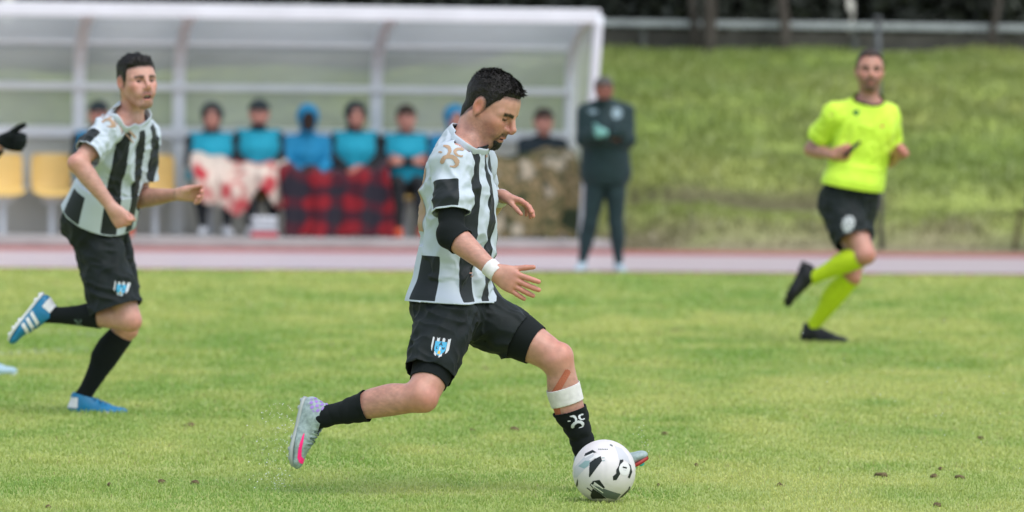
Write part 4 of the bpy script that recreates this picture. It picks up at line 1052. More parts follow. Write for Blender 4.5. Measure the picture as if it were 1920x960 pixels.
for v, z, hh in ((2.40, 2.13, .055), (2.55, 1.645, .075), (2.55, 1.13, .12), (2.55, .56, .07)):
    box('purlin', dl(UR[0], v - .055, z), EA * (U_END - UR[0]), NA * .05, A(0, 0, hh), M['frame_white'], dg, dgb, bev=.006)
box('fascia', dl(UR[0], .86, 2.40), EA * (U_END - UR[0] + .03), NA * .05, A(0, 0, .15), M['frame_white'], dg, dgb, bev=.012)
for i in range(len(UR) - 1):
    a, b = UR[i] + .04, UR[i + 1] - .04
    ribbon('roof_panel', [a, b], PROF[3:], M['poly_roof'], .008); ribbon('back_panel', [a, b], [(2.6, 1.14), (2.6, 1.70)] + PROF[2:4], M['poly_back'], .008); ribbon('low_panel', [a, b], [(2.6, PL_H), (2.6, 1.13)], M['poly_low'], .008)
# right end: leaning front tube, side sheet
e0 = dl(U_END - .12, .98, PL_H); e1 = dl(U_END + .02, .90, 2.48)
tube('end_post', [e0 + (e1 - e0) * t for t in (0, .4, .8, .95, 1)], .05, M['frame_white'], dg, dgb, 10)
sp = [dl(U_END + .0, v, z) for v, z in PROF] + [e0 + (e1 - e0) * t for t in (.98, .5, 0)]
o = mk('side_panel', np.array(sp), [tuple(range(len(sp)))], M['poly_back'], dg, dgb, smooth=False); md = o.modifiers.new('t', 'SOLIDIFY'); md.thickness = .008
# seats
M['seat_yellow'] = mat('seat_yellow', (.84, .56, .17), rough=.4, spec=.45, var=.05, vscale=9)
SEATS = [3, 95, 187, 288, 392, 480, 571, 660, 755, 846, 930, 1012]
seat0 = None
def seat_mesh():
    prof = [(-.47, .40), (-.46, .435), (-.40, .45), (-.25, .43), (-.10, .425), (-.02, .45), (.02, .53), (.045, .65), (.065, .78), (.075, .84), (.085, .855)]
    V = []; F = []; m = 13
    for i, (v, z) in enumerate(prof):
        for k in range(m):
            s = 2 * k / (m - 1) - 1; hw = .215 * (1 - (.25 * max(0, (i - 8) / 2) ** 2)) ; lip = .05 * abs(s) ** 3
            back = i >= 6
            V.append(EA * s * hw + NA * (v - (lip if back else 0)) + A(0, 0, z + (0 if back else lip * .8)))
    for i in range(len(prof) - 1):
        for k in range(m - 1): F.append((i * m + k, i * m + k + 1, (i + 1) * m + k + 1, (i + 1) * m + k))
    return np.array(V), F
sv, sf = seat_mesh()
for k, px in enumerate(SEATS):
    c = dl(u_at(px, Y_TRK, 2.1), 2.12, PL_H); names = ['leftmost yellow plastic bench seat, empty', 'second yellow plastic bench seat from the left, empty', 'yellow bench seat behind the running player at left', 'yellow bench seat, empty, left of the first row of substitutes',
        'yellow seat under the leftmost substitute behind the cream blanket', 'yellow seat under the second substitute with the cream blanket', 'yellow seat under the substitute in the blue hood', 'yellow seat under the substitute behind the red check blanket', 'yellow seat under the bareheaded substitute in orange shoes', 'yellow seat hidden behind the dribbling player', 'yellow seat at the left end of the camouflage blanket', 'yellow seat under the substitute behind the camouflage blanket']
    t = thing('bench_seat', names[k], 'seat', c, 'yellow seats in the team shelter'); o = mk('shell', sv + c, sf, M['seat_yellow'], t, c)
    md = o.modifiers.new('t', 'SOLIDIFY'); md.thickness = .012; md.offset = 0
    V, F = [], []
    box('bracket', c - EA * .10 - NA * .22 + A(0, 0, .33), EA * .20, NA * .16, A(0, 0, .085), M['frame_white'], t, c)
    box('leg', c - EA * .03 - NA * .17, EA * .06, NA * .06, A(0, 0, .34), M['frame_white'], t, c)

# ------------------------------------------------------------------ people in the background
def cloth_col(name, c, **k): M[name] = mat(name, c, rough=.7, sheen=.05, var=.12, vscale=14, **k)
cloth_col('bib_blue', (.012, .33, .46)); cloth_col('navy', (.012, .024, .032)); cloth_col('coat_blue', (.012, .24, .45)); cloth_col('hat_dark', (.020, .032, .036)); cloth_col('track_black', (.012, .014, .016)); cloth_col('coach_green', (.010, .028, .032))
cloth_col('shoe_white', (.42, .44, .47)); cloth_col('shoe_orange', (.62, .10, .035)); cloth_col('shoe_grey', (.35, .45, .5)); cloth_col('glove_teal', (.16, .36, .34)); cloth_col('hat_blue', (.02, .12, .2)); M['hair_brown'] = mat('hair_brown', (.035, .022, .015), rough=.6); M['hair_grey'] = mat('hair_grey', (.07, .065, .06), rough=.6)
M['badge'] = mat('badge', (.22, .30, .35), rough=.6)
def garment(H, name, prims, material, h=.011, cutf=None, wr=.006, seed=0):
    V, F = mesh_sdf(prims, h)
    if cutf is not None: V, F = cut(V, F, cutf(V))
    Nn = vnormals(V, F); V = V + Nn * (wr * fbm(V * 9, seed, 2) + folds(V, Nn, wr * .7, A(.3, 0, 1), .07, seed + 2))[:, None]
    return mk(name, V, F, M[material], H.root, H.base, solid=.004)
def jacket(H, material, infl=.016, hem=.10, h=.011, loose=0.0, name='jacket', seed=0):
    j = H.J; S = H.S
    tb = [(t, a + infl + loose, b + infl + loose * .8, ox, oy) for t, a, b, ox, oy in [tuple(list(r) + [0] * (5 - len(r))) for r in TORSO]]
    tb[2] = (tb[2][0], tb[1][1] * .98, tb[1][2] * .97, 0, 0); Q = [(LB(j['p0'] - H.ta * .10, j['p1'], H.rp, tb, x1=H.rc, cap=.05, scale=S), .03, 'add')]
    for q in 'LR':
        Q += [(RC(j['p1'] - H.ta * .05, j['sh' + q], (.058 + infl) * S, (.046 + infl) * S), .05, 'add'), (H.limb('uarm', q, infl), .04, 'add'), (H.limb('farm', q, infl), .03, 'add')]
    nc = j['p1'] + H.ta * .045
    def cf(V):
        t = ((V - j['p0']) @ H.ta) / np.linalg.norm(j['p1'] - j['p0']); c = np.where(t < .45, (hem - t) * .6, -1)
        for q in 'LR':
            near = np.linalg.norm(V - j['wr' + q], axis=1) < .12; w = N(j['wr' + q] - j['el' + q]); c = np.where(near, np.maximum(c, (V - j['wr' + q]) @ w - .005), c)
        return np.where(np.linalg.norm(V - nc, axis=1) < .2, np.maximum(c, (V - nc) @ H.ta), c)
    return garment(H, name, Q, material, h, cf, seed=seed)
def bib(H, material, infl=.070, h=.011, name='bib', lo=.16, seed=0):
    j = H.J; tb = [(t, a + infl, b + infl, ox, oy) for t, a, b, ox, oy in [tuple(list(r) + [0] * (5 - len(r))) for r in TORSO]]; tb[2] = (.38, tb[1][1] * .96, tb[1][2] * .97, 0, 0)
    Q = [(LB(j['p0'], j['p1'], H.rp, tb, x1=H.rc, cap=.03, scale=H.S), .03, 'add')]
    for q in 'LR': Q.append((RC(j['p1'] - H.ta * .06, j['sh' + q] * .92 + j['p1'] * .08, .085 * H.S, .075 * H.S), .04, 'add'))
    def cf(V):
        t = ((V - j['p0']) @ H.ta) / np.linalg.norm(j['p1'] - j['p0']); return np.maximum((lo - t) * .6, (V - j['p1'] - H.ta * .02) @ H.ta)
    return garment(H, name, Q, material, h, cf, seed=seed)
def trousers(H, material, infl=.018, h=.011, name='trousers', seed=0, end=.97):
    j = H.J; Q = [(LB(j['p0'], j['p0'] + H.ta * .25, H.rp, [(0, .165, .125), (.5, .175, .135), (1, .15, .12)], cap=.05, scale=H.S), .04, 'add')]
    for q in 'LR': Q += H.leg_prims('thigh', q, infl) + H.leg_prims('shank', q, infl)
    def cf(V):
        c = ((V - j['p0']) @ H.ta) / .6 - .35
        for q in 'LR':
            near = np.linalg.norm(V - j['an' + q], axis=1) < .14; w = N(j['an' + q] - j['kn' + q]); c = np.where(near, np.maximum(c, (V - j['an' + q]) @ w - .0), c)
        return c
    return garment(H, name, Q, material, h, cf, seed=seed)
def cap_hair(low=.045, nape=-.05, T=.010):
    def th(p):
        x, y, z = p.T; line = np.where(x > 0, z - low * sstep(.0, .05, x) + .01, z - nape * sstep(0, -.04, x)); return np.where(line > 0, T, -.008)
    return th
def hood_th(p):
    x, y, z = p.T; face = np.sqrt((y / .060) ** 2 + ((z + .015) / .088) ** 2) - 1; m = np.where(x > .02, face, .5); return np.where((m > 0) & (z > -.12), .024, -.01)
SK = dict(light=dict(skin=lin(196, 146, 130), stubble=.3), dark=dict(skin=(.035, .020, .015), stubble=.2, lip=(.05, .025, .02)))
def bench_person(px, label, head, jk, bibm=None, skin='light', shoe='shoe_white', lean=.06, tall=0.0, arms='lap', seed=0):
    u = u_at(px, Y_TRK, 2.0); B = dl(u, 0, 0); f = -NA; r = np.cross(f, A(0, 0, 1)); up = A(0, 0, 1)
    at = lambda rr, v, z: B + r * rr + NA * v + up * (z + PL_H)
    p0 = at(0, 1.93, .50); p1 = at(0, 1.93 - lean, 1.09 + tall); sc = p1 - up * .055
    J = dict(p0=p0, p1=p1, cf=f, pf=f, hc=p1 + up * .188 + f * .04, hf=f + up * -.05 + r * .1 * math.sin(seed * 7), hu=up)
    for q, s in (('R', 1), ('L', -1)):
        J['sh' + q] = sc + r * s * .20; J['el' + q] = at(s * .24, 1.80, .80 + tall); J['wr' + q] = at(s * .09, 1.55, .70) if arms == 'lap' else at(-s * .06, 1.66, .82)
        J['hip' + q] = at(s * .09, 1.93, .55); J['kn' + q] = at(s * (.13 + .02 * math.sin(seed)), 1.50, .56); J['an' + q] = at(s * .12, 1.44 + .05 * math.sin(seed * 3 + s), .10); J['foot' + q] = (f + r * s * .15, up)
        J['hand' + q] = dict(d=-r * s + f * .4 - up * .1, th=up, pn=NA, curl=(.5, .5, .5, .5))
    H = Human('person', label, J, S=1.10, group='substitutes sitting in the team shelter', base=at(0, 1.5, 0))
    H.body(hb=.011, hh=.006, hg=.008, colf=SK[skin], skin='skin_far', hs=1.28)
    jacket(H, jk, seed=seed); trousers(H, 'track_black', seed=seed)
    if bibm: bib(H, bibm, seed=seed)
    if head == 'hood': H.hair(hood_th, h=.006, material='coat_blue', name='hood', tuft=.2)
    elif head == 'hat': H.hair(lambda p: np.where(p[:, 2] - .035 + .25 * np.minimum(p[:, 0], 0) > 0, .020, -.008), h=.006, material='hat_dark', name='beanie', tuft=.2); H.hair(lambda p: np.where((p[:, 2] < -.075) & (p[:, 2] > -.13), .020, -.01), h=.006, material='navy', name='neck_warmer', tuft=.2)
    elif head == 'hathood': H.hair(hood_th, h=.006, material='hat_dark', name='hood', tuft=.2)
    else: H.hair(cap_hair(), h=.006, material='hair_brown', name='hair')
    for q in 'LR': boot(H, q, [shoe, shoe, shoe, shoe], h=.008, studs=False, laces=False)
    return H
bench_person(180, 'substitute in dark blue hat half hidden behind the running player at left', 'hat', 'navy', 'coat_blue', seed=1)
bench_person(392, 'leftmost substitute beside the post, dark hood and turquoise bib, under cream blanket', 'hathood', 'navy', 'bib_blue', seed=2, tall=-.01)
bench_person(480, 'substitute in black beanie and turquoise bib, second under the cream blanket', 'hat', 'track_black', 'bib_blue', seed=3, tall=.03)
Hh = bench_person(571, 'substitute in bright blue hooded coat with white chest badge', 'hood', 'coat_blue', None, 'dark', seed=4, tall=-.02)
Hh.decal('chest_badge', Hh.root.children[1], dl(u_at(571, Y_TRK, 1.6), 1.6, .86), -NA, A(0, 0, 1), .08, .05, lambda u, v: 0 if u * u + v * v < 1 else -1, 12, 10, mats=['white_print'], parent=Hh.root.children[1], reach=.3, off=.012)
bench_person(660, 'substitute in dark hood and turquoise bib behind the red check blanket', 'hathood', 'track_black', 'bib_blue', seed=5, tall=.02)
bench_person(755, 'bareheaded substitute in turquoise bib and orange shoes beside the red blanket', 'hair', 'navy', 'bib_blue', shoe='shoe_orange', seed=6, arms='cross')
bench_person(846, 'substitute in blue hood half hidden behind the dribbling player', 'hood', 'coat_blue', 'coat_blue', seed=7, tall=-.01)
bench_person(1012, 'bareheaded substitute in dark jacket behind the camouflage blanket', 'hair', 'navy', None, seed=8, tall=-.02)

# ---- blankets over the laps
def blanket(name, px0, px1, label, material, drop, top_v=1.72, top_z=.80, seed=0, swag=.06, knees=.70, side=0.0, front=1.34):
    u0, u1 = u_at(px0, Y_TRK, 1.5), u_at(px1, Y_TRK, 1.5); nu, nv = 60, 44; V = np.zeros((nu, nv, 3))
    path = np.array([(top_v, top_z), (1.60, top_z - .03), (1.46, knees), (1.385, knees - .06), (1.34, knees - .15), (front, drop)]); L = np.r_[0, np.cumsum(np.hypot(*np.diff(path, axis=0).T))]
    for i in range(nu):
        s = i / (nu - 1)
        for k in range(nv):
            t = k / (nv - 1) * L[-1]; v = np.interp(t, L, path[:, 0]); z = np.interp(t, L, path[:, 1]); w = (t / L[-1])
            lap = .035 * math.cos((u0 + (u1 - u0) * s) * 2 * math.pi / .26 + seed) * (1 - abs(2 * w - .7))
            hem = swag * w * (math.sin(s * 9 + seed) * .5 + math.sin(s * 17 + seed * 2) * .3) * (1 if drop > .2 else .25)
            V[i, k] = dl(u0 + (u1 - u0) * s + side * w * (s - .5) + .02 * math.sin(7 * w + seed), v + .05 * math.sin(s * 19 + seed + 2 * w) * w + .02 * math.sin(s * 47 + 3 * w) * w, z + PL_H + lap * 1.1 + hem + .05 * math.sin(s * 5 + seed) * (1 - w))
    i = np.arange(nu * nv).reshape(nu, nv); F = np.stack([i[:-1, :-1].ravel(), i[:-1, 1:].ravel(), i[1:, 1:].ravel(), i[1:, :-1].ravel()], 1)
    o = mk(name, V.reshape(-1, 3), F, material); tag(o, label, 'blanket', 'blankets over the substitutes'); md = o.modifiers.new('t', 'SOLIDIFY'); md.thickness = .012; return o
def vor_mat(name, cols, scale, lo, hi, kind='voronoi', stretch=(1, 1, 1)):
    m = noise_mat(name, cols, scale, rough=.95, lo=lo, hi=hi, detail=2, stretch=stretch); return m
M['blanket_cream'] = noise_mat('blanket_cream', [(.46, .035, .05), (.50, .16, .15), (.62, .50, .42), (.64, .54, .46)], 3.6, rough=.95, detail=1.5, lo=.36, hi=.56)
def check_mat():
    m = mat('blanket_check', (.4, .02, .03), rough=.95, sheen=.1); nt = m.node_tree; b = nt.nodes['Principled BSDF']; tc = nt.nodes.new('ShaderNodeTexCoord'); sx = nt.nodes.new('ShaderNodeSeparateXYZ'); nz = nt.nodes.new('ShaderNodeTexNoise'); nz.inputs['Scale'].default_value = 2.2; nt.links.new(tc.outputs['Object'], nz.inputs['Vector']); vm = nt.nodes.new('ShaderNodeVectorMath'); vm.operation = 'MULTIPLY_ADD'; vm.inputs[1].default_value = (.35, .35, .35); nt.links.new(nz.outputs['Color'], vm.inputs[0]); nt.links.new(tc.outputs['Object'], vm.inputs[2]); nt.links.new(vm.outputs[0], sx.inputs[0])
    def wave(o, f, ph):
        a = nt.nodes.new('ShaderNodeMath'); a.operation = 'MULTIPLY_ADD'; a.inputs[1].default_value = f; a.inputs[2].default_value = ph; nt.links.new(o, a.inputs[0]); s = nt.nodes.new('ShaderNodeMath'); s.operation = 'SINE'; nt.links.new(a.outputs[0], s.inputs[0]); q = nt.nodes.new('ShaderNodeMapRange'); q.inputs['From Min'].default_value = -.45; q.inputs['From Max'].default_value = .25; q.inputs['To Min'].default_value = -1; nt.links.new(s.outputs[0], q.inputs['Value']); return q.outputs[0]
    wx = wave(sx.outputs[0], 2 * math.pi / .40, .5); wz = wave(sx.outputs[2], 2 * math.pi / .30, 1.2); ad = nt.nodes.new('ShaderNodeMath'); ad.operation = 'ADD'; nt.links.new(wx, ad.inputs[0]); nt.links.new(wz, ad.inputs[1])
    r = nt.nodes.new('ShaderNodeValToRGB'); r.color_ramp.elements[0].position = .30; r.color_ramp.elements[0].color = (.014, .012, .020, 1); r.color_ramp.elements[1].position = .85; r.color_ramp.elements[1].color = (.19, .007, .013, 1)
    e = r.color_ramp.elements.new(.55); e.color = (.06, .006, .014, 1)
    mr = nt.nodes.new('ShaderNodeMapRange'); mr.inputs['From Min'].default_value = -2; mr.inputs['From Max'].default_value = 2; nt.links.new(ad.outputs[0], mr.inputs['Value']); nt.links.new(mr.outputs[0], r.inputs[0]); nt.links.new(r.outputs[0], b.inputs['Base Color']); return m
M['blanket_check'] = check_mat()
M['blanket_camo'] = noise_mat('blanket_camo', [(.025, .035, .018), (.07, .08, .035), (.22, .16, .08), (.06, .07, .03), (.27, .20, .11), (.04, .05, .022), (.36, .31, .23)], 2.4, rough=.95, detail=2.0, lo=.36, hi=.64)
blanket('blanket', 356, 536, 'cream blanket with pink red flowers over two laps', M['blanket_cream'], .34, top_v=1.70, top_z=.84, seed=1.3, swag=.22, knees=.74)
blanket('blanket', 522, 728, 'red and black check blanket hanging to the floor', M['blanket_check'], .015, seed=2.2, knees=.72, top_z=.78, front=1.12)
blanket('blanket', 918, 1086, 'tan and green camouflage blanket hanging beside the dribbling player', M['blanket_camo'], .02, top_v=1.66, top_z=.93, seed=4.1, knees=.84, front=1.12, swag=.10)
# small things on the plinth
cb = thing('cool_box', 'small white box with red base on the shelter floor', 'box', dl(u_at(496, Y_TRK, .9), .9, PL_H)); cbb = np.array(cb.location)
box('body', cbb - EA * .13 + A(0, 0, .055), EA * .26, NA * .18, A(0, 0, .13), M['shoe_white'], cb, cbb, bev=.02); box('lid', cbb - EA * .135 + A(0, 0, .188) - NA * .005, EA * .27, NA * .19, A(0, 0, .03), M['frame_white'], cb, cbb, bev=.012); box('base', cbb - EA * .14 - NA * .01, EA * .28, NA * .2, A(0, 0, .052), mat('red_plastic', (.5, .03, .05), rough=.4), cb, cbb, bev=.01)
ob = thing('bottle', 'orange drinks bottle standing in the shelter behind the running player', 'bottle', dl(u_at(240, Y_TRK, .8), .8, PL_H)); obb = np.array(ob.location)
M['orange_plastic'] = mat('orange_plastic', (.62, .10, .04), rough=.35)
tube('body', [obb + A(0, 0, z) for z in (0, .02, .16, .2, .23)], [.05, .055, .055, .045, .025], M['orange_plastic'], ob, obb, 14); tube('cap', [obb + A(0, 0, .23), obb + A(0, 0, .27)], .022, M['frame_white'], ob, obb, 10)

# ------------------------------------------------------------------ the coach by the track
def coach():
    Yc = 50.5; pc = lambda px, py, dy=0.0: P(px, py, Yc + dy); gz = G(1128, 506); f = A(-.05, -1, 0)
    J = dict(p0=pc(1136, 338), p1=pc(1135, 196), cf=f, pf=f, hc=pc(1132, 167, -.05), hf=A(-.12, -1, -.08), hu=A(0, 0, 1), shR=pc(1099, 210), shL=pc(1171, 210), elR=pc(1094, 262, -.06), elL=pc(1178, 262, -.06), wrR=pc(1146, 250, -.24), wrL=pc(1124, 256, -.25),
             hipR=pc(1118, 335), hipL=pc(1154, 335), knR=pc(1107, 418, -.02), knL=pc(1156, 420, -.02), anR=pc(1092, 492), anL=pc(1160, 495))
    for q, s in (('R', -1), ('L', 1)): J['foot' + q] = (A(.25 * s, -1, 0), A(0, 0, 1)); J['hand' + q] = dict(d=A(-s, -.15, .1), th=A(0, 0, 1), pn=A(0, 1, 0), curl=(.4, .4, .4, .4))
    H = Human('person', 'coach in dark green padded coat standing with folded arms by the track', J, S=1.02, base=G(1126, 506))
    H.body(hb=.011, hh=.006, hg=.007, colf=dict(skin=lin(140, 90, 80), stubble=.35), skin='skin_far'); H.hair(cap_hair(.05, -.03, .007), h=.006, material='hair_grey')
    j = jacket(H, 'coach_green', infl=.03, hem=-.06, loose=.02, name='coat', seed=5); trousers(H, 'coach_green', infl=.010, seed=6)
    H.hair(lambda p: np.where((p[:, 2] < -.085) & (p[:, 2] > -.15), .022, -.01), h=.006, material='coach_green', name='coat_collar', tuft=.2)
    H.decal('badge', j, pc(1157, 212, -.2), A(0, -1, 0), A(0, 0, 1), .045, .05, lambda u, v: 0 if u * u + v * v < 1 else -1, 10, 10, mats=['badge']); H.decal('badge', j, pc(1112, 209, -.2), A(0, -1, 0), A(0, 0, 1), .04, .03, lambda u, v: 0 if abs(v) + abs(u) * .6 < .8 else -1, 10, 10, mats=['badge'])
    hq = hand_parts(J['wrR'] + A(-.05, -.03, .0), A(-1, -.1, 0), A(0, 0, 1), A(0, 1, 0), .95, (1.0, 1.0, 1.0, 1.0), glove=.004); V, F = mesh_sdf(hq, .006); mk('glove', V, F, M['glove_teal'], H.root, H.base)
    for q in 'LR':
        h_ = J['hand' + q]; V, F = mesh_sdf(hand_parts(J['wr' + q], h_['d'], h_['th'], h_['pn'], 1.02, h_['curl'], .05, glove=.006), .007); mk('glove', V, F, M['coach_green'], H.root, H.base)
    for q in 'LR': boot(H, q, ['shoe_grey'] * 4, h=.008, studs=False, laces=False)
coach()
# onlooker at the right edge, sitting on a stool beyond the track
def onlooker():
    c = along(u_at(1950, Y_TRK, .35), .35, .02, Y_TRK); f = A(.75, -.66, 0); r = np.cross(f, A(0, 0, 1)); up = A(0, 0, 1); at = lambda a, b, z: c + r * a + f * b + up * z
    st = thing('stool', 'brown wooden stool at the right edge of the picture', 'stool', c); sb = np.array(st.location); M['stool_wood'] = mat('stool_wood', (.10, .075, .04), rough=.7, var=.2, vscale=12)
    box('seat', at(-.18, -.18, .40), r * .36, f * .36, up * .04, M['stool_wood'], st, sb, bev=.01)
    for a in (-1, 1):
        for b in (-1, 1): tube('leg', [at(a * .15, b * .15, .41), at(a * .20, b * .20, 0)], .022, M['stool_wood'], st, sb, 8)
    J = dict(p0=at(0, 0, .46), p1=at(0, .05, 1.04), cf=f, pf=f, hc=at(0, .09, 1.20), hf=f, hu=up)
    for q, s in (('R', 1), ('L', -1)):
        J['sh' + q] = at(s * .185, .05, .985); J['el' + q] = at(s * .23, .12, .74); J['wr' + q] = at(s * .10, .34, .64); J['hip' + q] = at(s * .09, 0, .52); J['kn' + q] = at(s * .13, .42, .50); J['an' + q] = at(s * .13, .44, .09); J['foot' + q] = (f, up); J['hand' + q] = dict(d=f, th=-r * s, pn=-up, curl=(.3, .3, .3, .3))
    H = Human('person', 'onlooker in dark jacket sitting on the brown stool at the right edge', J, base=c)
    H.body(hb=.011, hh=.006, hg=.008, colf=SK['light'], skin='skin_far'); jacket(H, 'navy'); trousers(H, 'navy'); H.hair(cap_hair(), h=.006, material='hair_brown')
    for q in 'LR': boot(H, q, ['shoe_grey'] * 4, h=.008, studs=False, laces=False)
onlooker()

# ------------------------------------------------------------------ running team mate at left
M['boot_blue'] = mat('boot_blue', lin(28, 120, 165), rough=.4, spec=.45, var=.12, vscale=30); M['boot_white'] = mat('boot_white', (.72, .73, .75), rough=.4); M['lace_blue'] = mat('lace_blue', lin(20, 80, 120), rough=.6)
def teammate():
    Y1 = 24.3
    def q_(px, py, dy=0.0): return P(px, py, Y1 + dy)
    a = math.radians(58)
    ank = G(156, 772) ; ank = P(154, 746, G(156, 772)[1])
    J = dict(p0=q_(178, 448), p1=q_(243, 212, -.22), cf=fdir(32), pf=fdir(20), shR=q_(203, 243, -.37), shL=q_(268, 254, -.06), elR=q_(146, 306, -.50), elL=q_(262, 372, -.02), wrR=q_(212, 392, -.50), wrL=q_(338, 364, -.20),
             hipR=q_(174, 428, -.085), hipL=q_(192, 428, .085), knR=q_(243, 598, -.17), knL=q_(235, 614, .06), anR=q_(92, 590, -.05), anL=ank,
             hc=q_(256, 153, -.27), hf=A(math.cos(a), -math.sin(a), .02), hu=A(0, 0, 1) + A(-.06, 0, 0),
             footR=(A(-.62, 0, -.80), A(.8, -.05, -.6)), footL=(A(1, -.12, -.02), A(0, 0, 1)))
    J['handR'] = dict(d=A(.55, -.05, -.75), th=A(.75, -.35, .5), pn=A(-.1, 1, 0), curl=(1.4, 1.4, 1.4, 1.4), splay=.0, thumb=(.55, .1, .8), tcurl=.7)
    J['handL'] = dict(d=A(1, -.2, .06), th=A(0, -.45, .9), pn=A(-.1, -.9, -.4), curl=(.55, .75, .85, .9), splay=.02, thumb=(.9, .35, .2), tcurl=.15)
    def thick(p):
        x, y, z = p.T; ay = np.abs(y); top = sstep(.03, .10, z); T = .004 + .010 * top
        front = np.where(x > .040, z - (.068 - .22 * np.maximum(ay - .030, 0)), 1); temple = np.where((x <= .055) & (x > .0), z - (.050 * sstep(.026, .055, x) - .020 * (1 - sstep(.008, .03, x))), 1)
        nape = np.where(x <= .0, z - (-.075 + 1.2 * np.maximum(x + .05, 0)), 1); ear = np.sqrt(((x + .010) / .024) ** 2 + ((z + .004) / .036) ** 2) - 1.0
        m = np.minimum(np.minimum(front, temple), nape); m = np.minimum(m, np.where(ay > .05, ear * .03, 1)); return np.where(m > 0, T * sstep(-.006, .025, m), np.maximum(m * .9 - .002, -.02))
    H = Human('person', 'team mate in black and white striped shirt and blue boots running at left', J, S=.92, base=G(156, 772))
    H.body(hb=.0055, hh=.0026, hg=.003, mouth=.010, colf=dict(scalp=thick, skin=lin(194, 148, 133), stubble=.16, moustache=.55, goatee=.5, brow=.75), hs=.94, jaw=.90)
    H.eyes(look=A(.4, -.9, 0)); I = H.I
    tube('teeth', [I['W'](.083 + .008 * math.cos(k * .35), .030 * math.sin(k * .35) * .5, I['mz'] + .004) for k in range(-3, 4)], .0045, M['white_print'], H.root, H.base, 6)
    H.hair(thick, h=.0032, strands=4500, seed=15, slen=.012, tuft=1.5)
    lt = {'R': [(0, .098, .098), (.4, .106, .098), (.75, .114, .102), (1, .114, .100)], 'L': [(0, .098, .098), (.4, .104, .098), (.75, .100, .092), (1, .098, .090)]}
    so = shorts(H, {'R': .93, 'L': .66}, ltab=lt, seed=41, legs={'R': q_(222, 592, -.16)}, h=.005, glute=1)
    tb = [(0, .158, .112, 0, -.016), (.14, .158, .112, 0, -.014), (.30, .154, .110, 0, -.008), (.5, .154, .112), (.68, .164, .118), (.80, .172, .116), (.90, .148, .102), (1, .064, .066)]
    sh = shirt(H, tb, .70, .20, seed=51, patch_dir={'R': A(-.7, -.7, .2), 'L': A(.5, .6, 0)}, neck=.006, hem_tilt=-.25, h=.0048, wr=1.35, slv=[(0, .060, .060), (.4, .066, .062), (.7, .070, .066), (1, .072, .068)],
               creases=[(q_(225, 340, -.2), .12, .008, A(.9, 0, -.35), .040), (q_(170, 390, -.1), .10, .010, A(.6, 0, .8), .05)])
    H.decal('sleeve_mark', sh, q_(207, 225, -.42), A(-.35, -1, .55), A(.35, 0, 1), .042, .034, mark_fn(), 40, 34, mats=['gold_print'])
    collar(H, 'collar', .026, 'jersey_white', lean=.3, vdip=.7)
    H.decal('crest', so, q_(218, 543, -.35), A(-.1, -1, 0), A(.10, 0, 1), .031, .033, crest_fn, 40, 42, mats=['white_print', 'print_black', 'crest_blue', 'crest_yellow'])
    sr = H.limbwrap('sock', 'shank', 'R', .36, 1.06, .006, 'black_knit', h=.0045, fold=.001, ffreq=80, cap=.06, seed=3); H.limbwrap('sock', 'shank', 'L', .10, 1.06, .006, 'black_knit', h=.0045, fold=.001, ffreq=80, cap=.06, seed=6)
    H.decal('sock_mark', sr, q_(147, 605, -.1), A(0, -1, 0), A(1, 0, .1), .022, .018, mark_fn(), 22, 18, mats=['lace_grey'])
    for q in 'RL':
        b, W, fr = boot(H, q, ['boot_blue', 'boot_white', 'boot_white', 'lace_blue'], h=.0036)
        n = fr[1] if fr[1][1] < 0 else -fr[1]
        if q == 'R': H.decal('stripes', b, W(.075, 0, .042), n + fr[2] * .2, fr[2], .048, .030, lambda u, v: 0 if (abs(v) < .9) and ((u - v * .25 + 2) % .62 < .36) and abs(u - v * .25) < .93 else -1, 44, 24, mats=['boot_white'])
        H.decal('heel_panel', b, W(-.04, 0, .066), n - fr[0] * .6, fr[2], .035, .022, lambda u, v: 0, 14, 10, mats=['boot_white'])
        if q == 'L': H.decal('toe_panel', b, W(.165, 0, .02), n, fr[2], .045, .012, lambda u, v: 0 if v < .4 - u * .5 else -1, 24, 8, mats=['boot_white'])
teammate()

